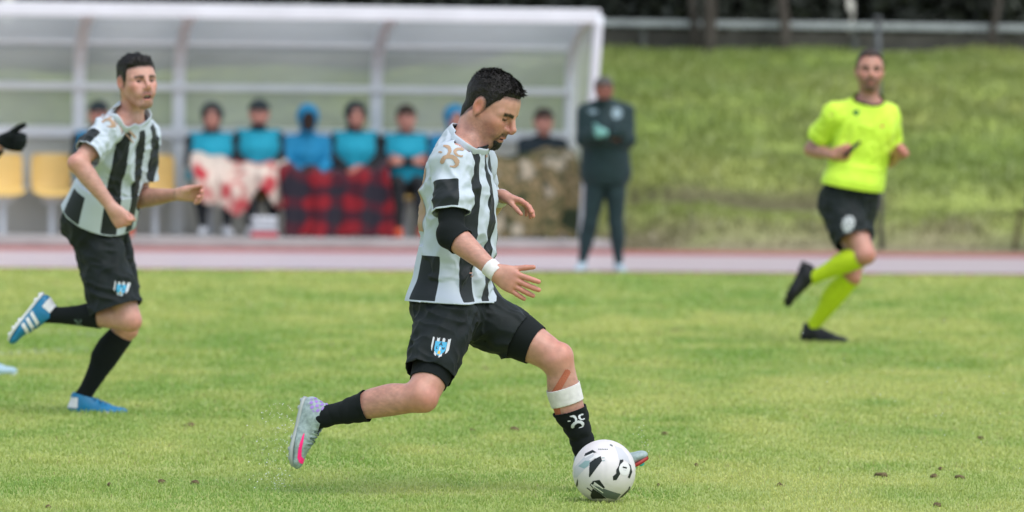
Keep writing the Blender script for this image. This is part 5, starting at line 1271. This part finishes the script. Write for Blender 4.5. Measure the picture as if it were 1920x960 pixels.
# ------------------------------------------------------------------ referee
M['ref_yellow'] = mat('ref_yellow', (.60, .86, .06), rough=.6, sheen=.08, var=.05, vscale=20, bump=.1); M['sock_yellow'] = mat('sock_yellow', (.56, .72, .02), rough=.85, var=.08, vscale=40); M['boot_black'] = mat('boot_black', (.012, .013, .015), rough=.4); M['print_grey'] = mat('print_grey', (.45, .48, .48), rough=.7); M['print_green'] = mat('print_green', (.03, .16, .03), rough=.6)
def referee():
    Y2 = 33.3
    def q_(px, py, dy=0.0): return P(px, py, Y2 + dy)
    yl = G(1520, 643)[1]
    J = dict(p0=q_(1590, 404), p1=q_(1631, 184, -.06), cf=fdir(88), pf=fdir(40), shR=q_(1564, 214, -.10), shL=q_(1666, 216, .02), elR=q_(1522, 280, .06), elL=q_(1668, 300, .16), wrR=q_(1562, 290, -.16), wrL=q_(1684, 290, -.08),
             hipR=q_(1576, 390, -.06), hipL=q_(1606, 390, .06), knR=q_(1624, 478, -.24), knL=q_(1596, 518, .02), anR=q_(1524, 520, .0), anL=P(1522, 614, yl),
             hc=q_(1631, 132, -.12), hf=A(.02, -1, -.03), hu=A(.03, 0, 1), footR=(A(-.42, 0, -.9), A(.9, -.1, -.42)), footL=(A(1, -.25, -.06), A(0, 0, 1)))
    J['handR'] = dict(d=A(.9, -.3, .12), th=A(0, -.3, 1), pn=A(.1, .9, -.2), curl=(1.0, 1.15, 1.2, 1.2), splay=0, thumb=(.85, .3, .4), tcurl=.3)
    J['handL'] = dict(d=A(.35, -.75, .35), th=A(-.5, -.2, .8), pn=A(-.8, 0, -.3), curl=(1.2, 1.25, 1.25, 1.25), splay=0, thumb=(.85, .3, .4), tcurl=.4)
    H = Human('person', 'referee in fluorescent yellow shirt and yellow socks running on the pitch', J, S=1.03, base=G(1525, 643))
    H.body(hb=.0065, hh=.0034, hg=.004, colf=dict(skin=lin(182, 132, 116), stubble=.62, moustache=.8, goatee=.75, brow=1.0), hs=1.0, mouth=.001)
    H.eyes(look=A(0, -1, 0))
    H.hair(lambda p: np.where(np.where(p[:, 0] > 0, p[:, 2] - .088 * sstep(.0, .06, p[:, 0]) - .0 + .3 * np.maximum(np.abs(p[:, 1]) - .035, 0), p[:, 2] - (-.05 + 1.2 * np.maximum(p[:, 0] + .05, 0))) > 0, .0055 + .006 * sstep(.06, .1, p[:, 2]), -.01), h=.004, material='hair_brown', tuft=.5)
    lt = [(0, .105, .105), (.4, .110, .106), (.75, .110, .102), (1, .108, .100)]
    so = shorts(H, {'R': .68, 'L': .52}, ltab=lt, seed=71, h=.006, legs={'R': q_(1612, 482, -.22)}, glute=1)
    tb = [(0, .165, .125), (.14, .170, .130), (.30, .170, .130), (.5, .166, .124), (.68, .172, .122), (.80, .180, .120), (.90, .148, .102), (1, .066, .068)]
    sh = shirt(H, tb, .66, .24, stripes=False, material='ref_yellow', seed=61, neck=.006, h=.006, wr=.75, slv=[(0, .060, .060), (.4, .068, .064), (.7, .074, .070), (1, .078, .074)], blouse=.012)
    collar(H, 'collar', .014, 'black_knit', inset=.003, lean=.3)
    H.decal('chest_mark', sh, q_(1606, 213, -.2), A(0, -1, 0), A(0, 0, 1), .018, .02, lambda u, v: 0 if v > abs(u) - .8 else -1, 8, 8, mats=['print_green']); H.decal('chest_mark', sh, q_(1655, 236, -.2), A(0, -1, 0), A(0, 0, 1), .022, .016, lambda u, v: 0 if abs(u) + abs(v) < 1 else -1, 8, 8, mats=['crest_yellow'])
    H.decal('shorts_badge', so, q_(1588, 420, -.3), A(-.2, -1, 0), A(.1, 0, 1), .040, .048, lambda u, v: 0 if (u * u + v * v < .9 and math.sin(u * 9) * math.sin(v * 8) > -.55) or (abs(u) < .5 and -1 < v < -.6) else -1, 20, 24, mats=['print_grey'])
    H.limbwrap('sock', 'shank', 'R', .10, 1.06, .008, 'sock_yellow', h=.006, fold=.001, cap=.06); H.limbwrap('sock', 'shank', 'L', .02, 1.06, .008, 'sock_yellow', h=.006, fold=.001, cap=.06, seed=4)
    for q in 'LR': boot(H, q, ['boot_black', 'boot_black', 'boot_black', 'boot_black'], h=.0045, studs=(q == 'R'), laces=False)
    c = J['wrR'] + N(J['handR']['d']) * .085; wh = thing('whistle', 'small black whistle held in the referee\'s raised hand', 'whistle', c); tube('barrel', [c + A(-.02, -.03, -.02), c + A(.06, -.03, .055)], .012, M['boot_black'], wh, c, 10); tube('mouthpiece', [c + A(.06, -.03, .055), c + A(.075, -.03, .07)], .008, M['boot_black'], wh, c, 8)
referee()

# ------------------------------------------------------------------ gloved player just outside the left edge
def edge_player():
    tip = G(33, 703); Y3 = tip[1]
    def q_(px, py, dy=0.0): return P(px, py, Y3 + dy)
    J = dict(p0=q_(-118, 455), p1=q_(-88, 235), cf=fdir(15), pf=fdir(15), shR=q_(-102, 262, -.16), shL=q_(-72, 260, .16), elR=q_(-130, 340, -.22), elL=q_(-62, 345, .15), wrR=q_(-62, 372, -.2), wrL=q_(6, 264, .05),
             hipR=q_(-122, 440, -.08), hipL=q_(-104, 440, .08), knR=q_(-150, 590, -.1), knL=q_(-58, 570, .05), anR=q_(-260, 640, -.05), anL=q_(-48, 672, .0), hc=q_(-72, 175, -.02), hf=A(.9, -.3, -.05), hu=A(0, 0, 1), footR=(A(.2, 0, -1), A(1, 0, .2)), footL=(A(1, -.05, -.01), A(0, 0, 1)))
    J['handR'] = dict(d=A(.9, 0, -.4), th=A(.4, 0, .9), pn=A(0, 1, 0)); J['handL'] = dict(d=A(.95, -.1, -.05), th=A(-.1, -.1, 1), pn=A(0, -1, 0), curl=(.9, 1.0, 1.0, 1.0), splay=0, thumb=(.7, .75, .1), tcurl=.25)
    H = Human('person', 'player at the left edge showing only a black gloved hand and boot toe', J, S=1.0, base=G(-100, 700))
    H.body(hb=.008, hh=.006, hg=.005, colf=SK['light']); H.hair(cap_hair(), h=.006, material='hair')
    shorts(H, {'R': .75, 'L': .75}, h=.008, seed=81)
    shirt(H, [(0, .18, .142), (.3, .172, .138), (.68, .172, .134), (.80, .180, .132), (.90, .148, .102), (1, .064, .066)], .62, .18, seed=82, patch_dir={'R': A(-.7, -.7, .2), 'L': A(.5, .6, 0)}, h=.008)
    H.armsleeve('sleeve', 'L', .4, .95, .008, 'black_knit', h=.006); h = J['handL']; V, F = mesh_sdf(hand_parts(J['wrL'], h['d'], h['th'], h['pn'], 1.05, h['curl'], 0, h['thumb'], h['tcurl'], glove=.005), .004); mk('glove', V, F, M['black_knit'], H.root, H.base)
    for q in 'LR': H.limbwrap('sock', 'shank', q, .1, 1.05, .007, 'black_knit', h=.007, cap=.06); boot(H, q, ['boot_pale', 'boot_white', 'boot_white', 'lace_blue'], h=.005)
M['boot_pale'] = mat('boot_pale', lin(150, 178, 190), rough=.4)
edge_player()

# ------------------------------------------------------------------ the player on the ball
Y0 = 19.25
def pm(px, py, dy=0.0): return P(px, py, Y0 + dy)
def player_on_ball():
    hyaw, hp = math.radians(25), math.radians(33)
    J = dict(p0=pm(856, 628), p1=pm(869, 258), cf=fdir(20), pf=fdir(28),
             shR=pm(848, 304, -.165), shL=pm(894, 306, .17), elR=pm(846, 438, -.26), elL=pm(906, 396, .34), wrR=pm(930, 511, -.37), wrL=pm(942, 368, .12),
             hipR=pm(842, 588, -.085), hipL=pm(884, 588, .085), knR=pm(793, 742, -.27), knL=pm(1044, 672, .0), anR=pm(604, 781, -.16), anL=pm(1102, 860, .05),
             hc=pm(920, 200, .01), hf=A(math.cos(hp) * math.cos(hyaw), -math.cos(hp) * math.sin(hyaw), -math.sin(hp)), hu=A(math.sin(hp) * math.cos(hyaw), -math.sin(hp) * math.sin(hyaw), math.cos(hp)),
             footR=(A(-.20, -.10, -1), A(1, -.32, -.2)), footL=(A(.93, -.12, .36), A(-.36, 0, .93)))
    J['handR'] = dict(d=A(.80, -.30, -.42), th=A(.45, -.15, .85), pn=A(.1, 1, 0), curl=(.10, .17, .20, .18), splay=.10, thumb=(.78, .55, .10), tcurl=.06)
    J['handL'] = dict(s=.90, d=A(.93, -.25, -.26), th=A(.15, -.95, .1), pn=A(-.3, 0, -1), curl=(.28, .34, .42, .5), splay=.06, thumb=(.80, .35, .45), tcurl=.1)
    def thick(p):
        x, y, z = p.T; ay = np.abs(y); top = sstep(.03, .10, z)
        T = .0035 + .007 * top + .003 * sstep(.02, .085, x) * top + .003 * sstep(.0, .05, z)
        front = np.where(x > .045, z - (.080 - .25 * np.maximum(ay - .030, 0)), 1)
        temple = np.where((x <= .06) & (x > .0), z - (.055 * sstep(.012, .045, x) - .034 * (1 - sstep(.0, .02, x))), 1)
        nape = np.where(x <= .0, z - (-.084 + 1.6 * np.maximum(x + .064, 0)), 1)
        near_ear = np.sqrt(((x + .010) / .024) ** 2 + ((z + .004) / .036) ** 2) - 1.0
        m = np.minimum(np.minimum(front, temple), nape); m = np.minimum(m, np.where(ay > .05, near_ear * .03, 1))
        return np.where(m > 0, T * sstep(-.006, .030, m), np.maximum(m * .9 - .002, -.02))
    H = Human('person', 'footballer in black and white striped shirt and black sleeve dribbling the ball', J, S=.96, base=G(960, 920))
    H.body(hb=.005, hh=.0024, hg=.0026, mouth=.0028, lidopen=.0, nose=1.04, colf=dict(lashz=.001, lashw=.0042, scalp=thick, skin=lin(188, 140, 123), stubble=.34, moustache=.95, goatee=.97, brow=.95), hs=.985)
    H.eyes(look=H.I['f'] - H.I['u'] * .45)
    H.hair(thick, h=.0028, strands=14000, seed=5, slen=.014)
    # goatee
    def gt(p):
        x, y, z = p.T; ay = np.abs(y)
        m = np.minimum(-.075 - z, .036 - ay); m = np.minimum(m, x - .036); m = np.minimum(m, z + .128)
        return np.where(m > 0, .0095 * sstep(0, .010, m), -.006)
    H.hair(gt, h=.0026, strands=500, seed=8, name='beard', slen=.010)
    lt = {'R': [(0, .098, .098), (.4, .090, .088), (.75, .077, .074), (1, .073, .070)], 'L': [(0, .098, .098), (.35, .090, .088), (.5, .085, .082), (1, .080, .078)]}
    so = shorts(H, {'R': .74, 'L': .56}, ltab=lt, seed=31, legs={'R': pm(792, 742, -.27)}, h=.0042, glute=1, table=[(0, .128, .098, 0, -.022), (.3, .150, .104, 0, -.028), (.6, .142, .094, 0, -.026), (1, .132, .086, 0, -.02)])
    tb = [(0, .172, .122, 0, -.034), (.14, .168, .120, 0, -.030), (.30, .160, .116, 0, -.018), (.5, .156, .114, 0, -.009), (.68, .166, .116, 0, -.004), (.80, .172, .108, 0, -.008), (.90, .144, .090, 0, -.012), (1, .064, .064, 0, -.004)]
    pd = {'R': A(-.45, -1, .1), 'L': A(.2, 1, 0)}
    sh = shirt(H, tb, .72, .165, seed=21, patch_dir=pd, neck=.004, ntilt=.68, shr=.056, slv=[(0, .058, .058), (.4, .058, .056), (.7, .059, .057), (1, .060, .058)], hem_tilt=.06, h=.0042,
               creases=[(pm(800, 470, -.05), .13, .006, A(.8, 0, .55), .045), (pm(890, 330, -.1), .10, .004, A(.5, 0, -.8), .04), (pm(870, 520, -.1), .12, .004, A(.9, 0, -.1), .03)])
    H.decal('sleeve_mark', sh, pm(847, 296, -.2), A(-.12, -1, .25), A(.12, 0, 1), .045, .038, mark_fn(), 44, 38, mats=['gold_print'])
    H.decal('back_number', sh, pm(800, 375, .0), A(-.95, -.25, .1), A(.05, 0, 1), .075, .12, lambda u, v: 0 if (abs(abs(u) - .55) < .3 and abs(v) < .9) or (abs(u) < .7 and abs(v + .2) < .18) else -1, 24, 36, mats=['gold_print'])
    collar(H, 'collar', .020, 'jersey_white', lean=.2)
    collar(H, 'undershirt', .016, 'black_knit', inset=.005, lean=.5, vdip=-1.0)
    H.decal('crest', so, pm(822, 652, -.3), A(-.15, -1, 0), A(.12, 0, 1), .0310, .0345, crest_fn, 56, 60, mats=['white_print', 'print_black', 'crest_blue', 'crest_yellow'])
    H.limbwrap('compression_shorts', 'thigh', 'L', .2, .74, .005, 'black_knit', h=.004, fold=.0008, ffreq=60, seed=12)
    H.limbwrap('compression_shorts', 'thigh', 'R', .5, .84, .004, 'black_knit', h=.004, fold=.0006, ffreq=60, seed=13)
    H.armsleeve('arm_sleeve', 'R', .30, .22, .006, 'black_knit', seed=4)
    H.limbwrap('wrist_tape', 'farm', 'R', .84, 1.04, .0035, 'white_tape', fold=.0008, ffreq=200, cap=.04)
    H.limbwrap('wrist_tape', 'farm', 'L', .80, 1.0, .0035, 'white_tape', fold=.0008, ffreq=200, cap=.04)
    H.limbwrap('sock', 'shank', 'R', .56, 1.06, .007, 'black_knit', fold=.0036, ffreq=85, slack=.005, cap=.06, seed=3)
    sl = H.limbwrap('sock', 'shank', 'L', .50, 1.06, .008, 'black_knit', fold=.0085, ffreq=80, slack=.007, cap=.06, seed=9)
    H.decal('sock_mark', sl, pm(1087, 791, -.05), A(.25, -1, 0), A(-.2, 0, 1), .030, .024, mark_fn(), 40, 32, mats=['white_print'], off=.003)
    tp = H.limbwrap('shin_tape', 'shank', 'L', .27, .435, .004, 'white_tape', fold=.001, ffreq=160, cap=.04)
    H.decal('skin_tape', H.body_obj, pm(1053, 718, -.05), A(.1, -1, 0), A(.55, 0, 1), .011, .050, lambda u, v: 0 if abs(u) < .95 and (abs(v) < .9 or abs(u) < .7) else -1, 10, 30, mats=['brown_tape'], parent=H.root)
    H.decal('skin_tape', H.body_obj, pm(1042, 766, -.05), A(-.1, -1, 0), A(-.2, 0, 1), .011, .022, lambda u, v: 0, 10, 12, mats=['brown_tape'], parent=H.root)
    bR, W, fr = boot(H, 'R', ['boot_grey', 'sole_grey', 'sole_grey', 'lace_grey'], h=.003, scale=.90)
    SW = np.array([(122, 698), (113, 712), (97, 765), (90, 815), (97, 838), (114, 849), (136, 831), (130, 825), (116, 823), (108, 810), (109, 780), (119, 730)], float)
    SW = np.stack([(SW[:, 0] - 113) / 26, -(SW[:, 1] - 774) / 78], 1)
    def swoosh(u, v):
        r = False; k = len(SW) - 1
        for q in range(len(SW)):
            if (SW[q, 1] > v) != (SW[k, 1] > v) and u < (SW[k, 0] - SW[q, 0]) * (v - SW[q, 1]) / (SW[k, 1] - SW[q, 1]) + SW[q, 0]: r = not r
            k = q
        return 0 if r else -1
    nrm = fr[1] * 1.0 + fr[2] * .35
    if nrm[1] > 0: nrm = -fr[1] + fr[2] * .35
    H.decal('swoosh', bR, pm(566, 842, -.2), A(-.1, -1, 0), A(0, 0, 1), .0186, .0558, swoosh, 30, 80, mats=['pink_print'])
    H.decal('heel_print', bR, W(-.035, 0, .062), nrm - fr[0] * .5, fr[2], .030, .034, lambda u, v: 0 if math.sin(u * 9 + v * 7) + math.sin(u * 5 - v * 11) > .25 and u * u + v * v < 1 else -1, 30, 34, mats=['violet_print'])
    boot(H, 'L', ['boot_grey', 'sole_red', 'sole_teal', 'lace_grey'], h=.0035, scale=.95)
    return H
H_main = player_on_ball()

# ------------------------------------------------------------------ ball
def ball():
    Rb = .1045; c0 = G(1132, 941); c = A(c0[0], c0[1], Rb * .97); V = []; nu, nv = 128, 64
    cam = N(CAMP - c); rt = N(np.cross(A(0, 0, 1), -cam) * -1); 
    rt = N(np.cross(-cam, A(0, 0, 1))); up = np.cross(rt, -cam); R = np.array([rt, up, cam])
    # sphere with soft seams; pattern as regions of the panels
    th = np.linspace(0, math.pi, nv + 1); ph = np.arange(nu) * 2 * math.pi / nu
    T, Pp = np.meshgrid(th, ph, indexing='ij'); d = np.stack([np.sin(T) * np.cos(Pp), np.sin(T) * np.sin(Pp), np.cos(T)], -1).reshape(-1, 3)
    i = np.arange((nv + 1) * nu).reshape(nv + 1, nu); j = np.roll(i, -1, 1); F = np.stack([i[:-1].ravel(), i[1:].ravel(), j[1:].ravel(), j[:-1].ravel()], 1)
    t = thing('football', 'white football with black and grey patches at the dribbling player\'s foot', 'ball', c - A(0, 0, Rb * .97))
    # seams: icosahedral-like great circle arcs
    g = (1 + 5 ** .5) / 2; ico = np.array([N(v) for v in [(-1, g, 0), (1, g, 0), (-1, -g, 0), (1, -g, 0), (0, -1, g), (0, 1, g), (0, -1, -g), (0, 1, -g), (g, 0, -1), (g, 0, 1), (-g, 0, -1), (-g, 0, 1)]])
    dots = d @ ico.T; s = np.sort(dots, 1); seam = np.exp(-((s[:, -1] - s[:, -2]) / .012) ** 2)
    b = mk('panels', c + d * (Rb - .0012 * seam)[:, None], F, M['ball_white'], t, np.array(t.location))
    base = np.array(t.location)
    # printed patches: polygons given in ball coordinates seen from the pitch side (x right, y up, -1..1)
    def patch(name, poly, material, off=.0006, n=70):
        poly = np.array(poly, float); lo, hi = poly.min(0), poly.max(0); xs = np.linspace(lo[0], hi[0], n + 1); ys = np.linspace(lo[1], hi[1], n + 1); pts = {}; VV = []; FF = []
        def inside(x, y):
            k = len(poly); r = False; jx = k - 1
            for q in range(k):
                if (poly[q, 1] > y) != (poly[jx, 1] > y) and x < (poly[jx, 0] - poly[q, 0]) * (y - poly[q, 1]) / (poly[jx, 1] - poly[q, 1]) + poly[q, 0]: r = not r
                jx = q
            return r
        def vert(a, bb):
            if (a, bb) not in pts:
                x, y = xs[a], ys[bb]; r2 = x * x + y * y
                if r2 >= .995: pts[a, bb] = None
                else: VV.append(c + (Rb + off) * (x * rt + y * up + math.sqrt(1 - r2) * cam)); pts[a, bb] = len(VV) - 1
            return pts[a, bb]
        for a in range(n):
            for bb in range(n):
                if inside((xs[a] + xs[a + 1]) / 2, (ys[bb] + ys[bb + 1]) / 2):
                    q = [vert(a, bb), vert(a + 1, bb), vert(a + 1, bb + 1), vert(a, bb + 1)]
                    if None not in q: FF.append(q)
        if FF: mk(name, np.array(VV), FF, M[material], t, base)
    # ball centre (1132,884), radius 57.5 px, from the photograph's close view
    def pz(pts): return [((x / 6.857 + 1050 - 1132.5) / 57.5, -((y / 6.857 + 810 - 885.5) / 57.5)) for x, y in pts]
    patch('grey_patch', pz([(200, 470), (320, 340), (450, 270), (400, 440), (330, 490), (230, 600), (190, 600)]), 'ball_grey', .0004)
    patch('grey_patch', pz([(690, 200), (780, 230), (860, 330), (890, 420), (800, 370), (750, 380), (730, 300)]), 'ball_grey', .0004)
    patch('teal_patch', pz([(245, 460), (330, 390), (390, 390), (375, 450), (320, 490)]), 'ball_teal')
    patch('black_patch', pz([(318, 335), (330, 300), (420, 255), (470, 285), (400, 305)]), 'ball_black'); patch('black_patch', pz([(385, 415), (450, 365), (520, 325), (540, 390), (480, 470), (390, 595), (380, 590)]), 'ball_black')
    patch('light_stripe', pz([(320, 345), (430, 290), (440, 300), (330, 360)]), 'ball_white2', .0010); patch('light_stripe', pz([(380, 375), (480, 305), (500, 320), (400, 390)]), 'ball_white2', .0010); patch('light_stripe', pz([(450, 350), (520, 315), (525, 330), (460, 362)]), 'ball_white2', .0010)
    patch('dash', pz([(535, 350), (570, 346), (570, 356), (535, 360)]), 'ball_teal'); patch('dash', pz([(540, 385), (575, 381), (575, 391), (540, 395)]), 'ball_teal')
    patch('black_patch', pz([(760, 375), (800, 370), (805, 390), (770, 430), (750, 480), (765, 550), (720, 625), (680, 630), (675, 580), (715, 545), (715, 500), (745, 450)]), 'ball_black'); patch('black_patch', pz([(865, 415), (895, 440), (915, 520), (885, 605), (858, 590), (880, 540), (885, 480)]), 'ball_black')
    ci = [(818 + 68 * math.cos(a), 487 + 82 * math.sin(a)) for a in np.linspace(0, 2 * math.pi, 24, endpoint=False)]; patch('badge', pz(ci), 'ball_white2', .0010); patch('badge_mark', pz([(795, 455), (845, 465), (843, 485), (793, 475)]), 'ball_black', .0014); patch('badge_mark', pz([(800, 495), (838, 500), (838, 508), (800, 503)]), 'ball_grey', .0014)
    patch('black_patch', pz([(390, 690), (430, 640), (510, 625), (580, 720), (560, 730), (500, 690), (450, 660), (420, 700), (440, 740), (520, 790), (600, 855), (420, 862), (398, 820), (430, 730)]), 'ball_black')
    patch('grey_patch', pz([(570, 735), (690, 775), (780, 800), (720, 870), (600, 850), (450, 740), (430, 690)]), 'ball_dgrey', .0004)
    patch('light_stripe', pz([(410, 675), (560, 780), (555, 790), (405, 690)]), 'ball_white2', .0010); patch('light_stripe', pz([(450, 650), (560, 730), (550, 738), (440, 665)]), 'ball_white2', .0010)
    patch('light_stripe', pz([(360, 720), (420, 765), (412, 775), (352, 728)]), 'ball_black', .0010)
    patch('black_patch', pz([(865, 740), (880, 700), (895, 710), (890, 750), (830, 840), (770, 860), (775, 830)]), 'ball_black'); patch('black_patch', pz([(215, 700), (240, 610), (245, 690), (225, 740)]), 'ball_black'); patch('black_patch', pz([(640, 180), (670, 195), (668, 215), (630, 195)]), 'ball_dgrey')
    # small lettering line
    for k in range(6): patch('lettering', pz([(490 + k * 21, 242), (505 + k * 21, 240), (505 + k * 21, 252), (490 + k * 21, 254)]), 'ball_dgrey', .0008, 8)
M['ball_white'] = mat('ball_white', (.64, .61, .62), rough=.38, spec=.4, bump=.06, bscale=500, var=.04, vscale=30); M['ball_white2'] = mat('ball_white2', (.68, .68, .69), rough=.4); M['ball_black'] = mat('ball_black', (.015, .020, .021), rough=.4); M['ball_grey'] = mat('ball_grey', (.50, .51, .55), rough=.4); M['ball_dgrey'] = mat('ball_dgrey', (.11, .14, .14), rough=.4); M['ball_teal'] = mat('ball_teal', (.24, .36, .37), rough=.4)
ball()

# ------------------------------------------------------------------ clods of torn turf
M['clod'] = noise_mat('clod_soil', [(.09, .065, .035), (.19, .14, .07), (.28, .24, .11)], 60, rough=.95, bump=.8, bscale=90)
rng = np.random.default_rng(77)
CL = [(303, 906, 9, 'dark clod of turf at bottom left, left one of a close pair'), (365, 908, 10, 'dark clod of turf at bottom left, right one of a close pair'), (205, 912, 6, 'tiny clod of turf at bottom left below the blue boot'), (357, 800, 12, 'brown clod of turf midway between the two striped players'), (885, 810, 9, 'small clod of turf beneath the dribbling player between his legs'), (965, 808, 14, 'grassy clod of turf just left of the front shin'), (1247, 816, 9, 'small brown clod of turf above the grey toe beyond the ball'), (908, 694, 9, 'small dark clod of turf below the front thigh'), (1270, 622, 16, "dark scuffed clod of turf left of the referee's standing boot"), (1235, 628, 8, 'faint small clod left of the scuffed clod near the referee'), (1652, 894, 16, 'largest brown clod of turf at lower right'), (1752, 896, 9, 'brown clod of turf in a cluster right of the largest clod'), (1764, 882, 6, 'small clod of turf at the top of the right-hand cluster'), (1800, 898, 12, 'wide grassy clod of turf at the right of the cluster'), (1758, 950, 10, 'dark clod of turf at the bottom edge on the right'), (1770, 605, 12, 'dark clod of turf far out on the pitch right of the referee'), (1752, 590, 8, 'faint clod of turf farthest out right of the referee'), (1838, 824, 7, 'small clod of turf near the right edge above the cluster'), (1462, 912, 7, 'small dark clod of turf left of the largest clod'), (1305, 875, 5, 'tiny clod of turf right of the ball'), (90, 953, 6, 'tiny clod of turf at the bottom left corner'), (1410, 738, 6, 'tiny clod of turf on open grass below the referee'), (1900, 602, 9, 'faint clod of turf at the right edge far out'), (1235, 912, 4, 'tiny clod of turf just right of the ball on the ground')]
for k, (px, py, r, _) in enumerate(CL):
    c = G(px, py); s = c[1] / FPX * r; n = 70; d = rng.normal(size=(1, 3))
    th = np.linspace(0, math.pi, 9); ph = np.arange(12) * 2 * math.pi / 12; T, Pp = np.meshgrid(th, ph, indexing='ij'); q = np.stack([np.sin(T) * np.cos(Pp), np.sin(T) * np.sin(Pp), np.cos(T)], -1).reshape(-1, 3)
    rr = 1 + .55 * fbm(q * 1.8 + k * 7, 3, 3); s = s * .8; hz = min(.009, s * .25) + .007
    V = c * A(1, 1, 0) + q * rr[:, None] * A(s, s * 1.6, hz) + A(0, 0, .004); i = np.arange(9 * 12).reshape(9, 12); j = np.roll(i, -1, 1); F = np.stack([i[:-1].ravel(), i[1:].ravel(), j[1:].ravel(), j[:-1].ravel()], 1)
    # roots and torn blades
    m = 8; p = c * A(1, 1, 0) + rng.normal(size=(m, 3)) * A(s * .7, s * .9, 0) + A(0, 0, .015); a = rng.normal(size=(m, 3)) * A(1, 1, .6); a /= np.linalg.norm(a, axis=1)[:, None]; w = np.cross(a, rng.normal(size=(m, 3))); w /= np.linalg.norm(w, axis=1)[:, None]
    SV = np.stack([p - w * .0025, p + w * .0025, p + a * .016 + A(0, 0, .006) + w * .001, p + a * .017 + A(0, 0, .006)], 1).reshape(-1, 3); SF = np.arange(4 * m).reshape(-1, 4) + len(V)
    o = mk('turf_clod', V, F, M['clod'], base=c * A(1, 1, 0)); tag(o, _, 'clod', 'clods of turf on the pitch')

# ------------------------------------------------------------------ spray of water drops off the boots
M['water'] = mat('water_drop', (.86, .9, .92), rough=.05, spec=.8)
def spray():
    r = np.random.default_rng(5); C = []; S_ = []
    def add(px, py, Y, s): C.append(P(px, py, Y)); S_.append(s)
    for _ in range(110):
        t = r.random(); px = 545 - abs(r.normal()) * 45 + r.normal() * 10; py = 765 + 150 * r.random(); add(px, py, 19.1 + r.normal() * .12, .0010 + .0021 * r.random() ** 3)
    for k in range(5):           # trails leaving the heel
        a0 = r.random() * .5; 
        for i in range(16): s = i / 15; add(548 - 55 * s + 3 * r.normal(), 775 + k * 22 - 24 * math.sin(s * 2.2 + a0) + 20 * s * s, 19.08, .0014 * (1.2 - s * .6))
    for _ in range(60): add(520 + r.normal() * 14, 895 + r.normal() * 16, 19.1 + r.normal() * .1, .0013)
    for _ in range(70): add(1740 + r.normal() * 120, 760 + r.normal() * 90, 22 + r.normal(), .0013 + .0008 * r.random())
    for _ in range(14): add(1207 + r.normal() * 7, 820 + r.normal() * 14, 19.2, .0014)
    n = len(C); C = np.array(C); S_ = np.array(S_); o6 = np.array([(1, 0, 0), (-1, 0, 0), (0, 1, 0), (0, -1, 0), (0, 0, 1), (0, 0, -1)], float); V = (C[:, None, :] + o6[None] * S_[:, None, None]).reshape(-1, 3)
    f8 = np.array([(0, 2, 4), (2, 1, 4), (1, 3, 4), (3, 0, 4), (2, 0, 5), (1, 2, 5), (3, 1, 5), (0, 3, 5)]); F = (np.arange(n)[:, None, None] * 6 + f8[None]).reshape(-1, 3)
    keep = V[:, 2].reshape(n, 6).min(1) > 0
    o = mk('water_spray', V, F, M['water'], kind='stuff'); tag(o, 'fine spray of water drops thrown up behind the trailing boot', 'water')
spray()
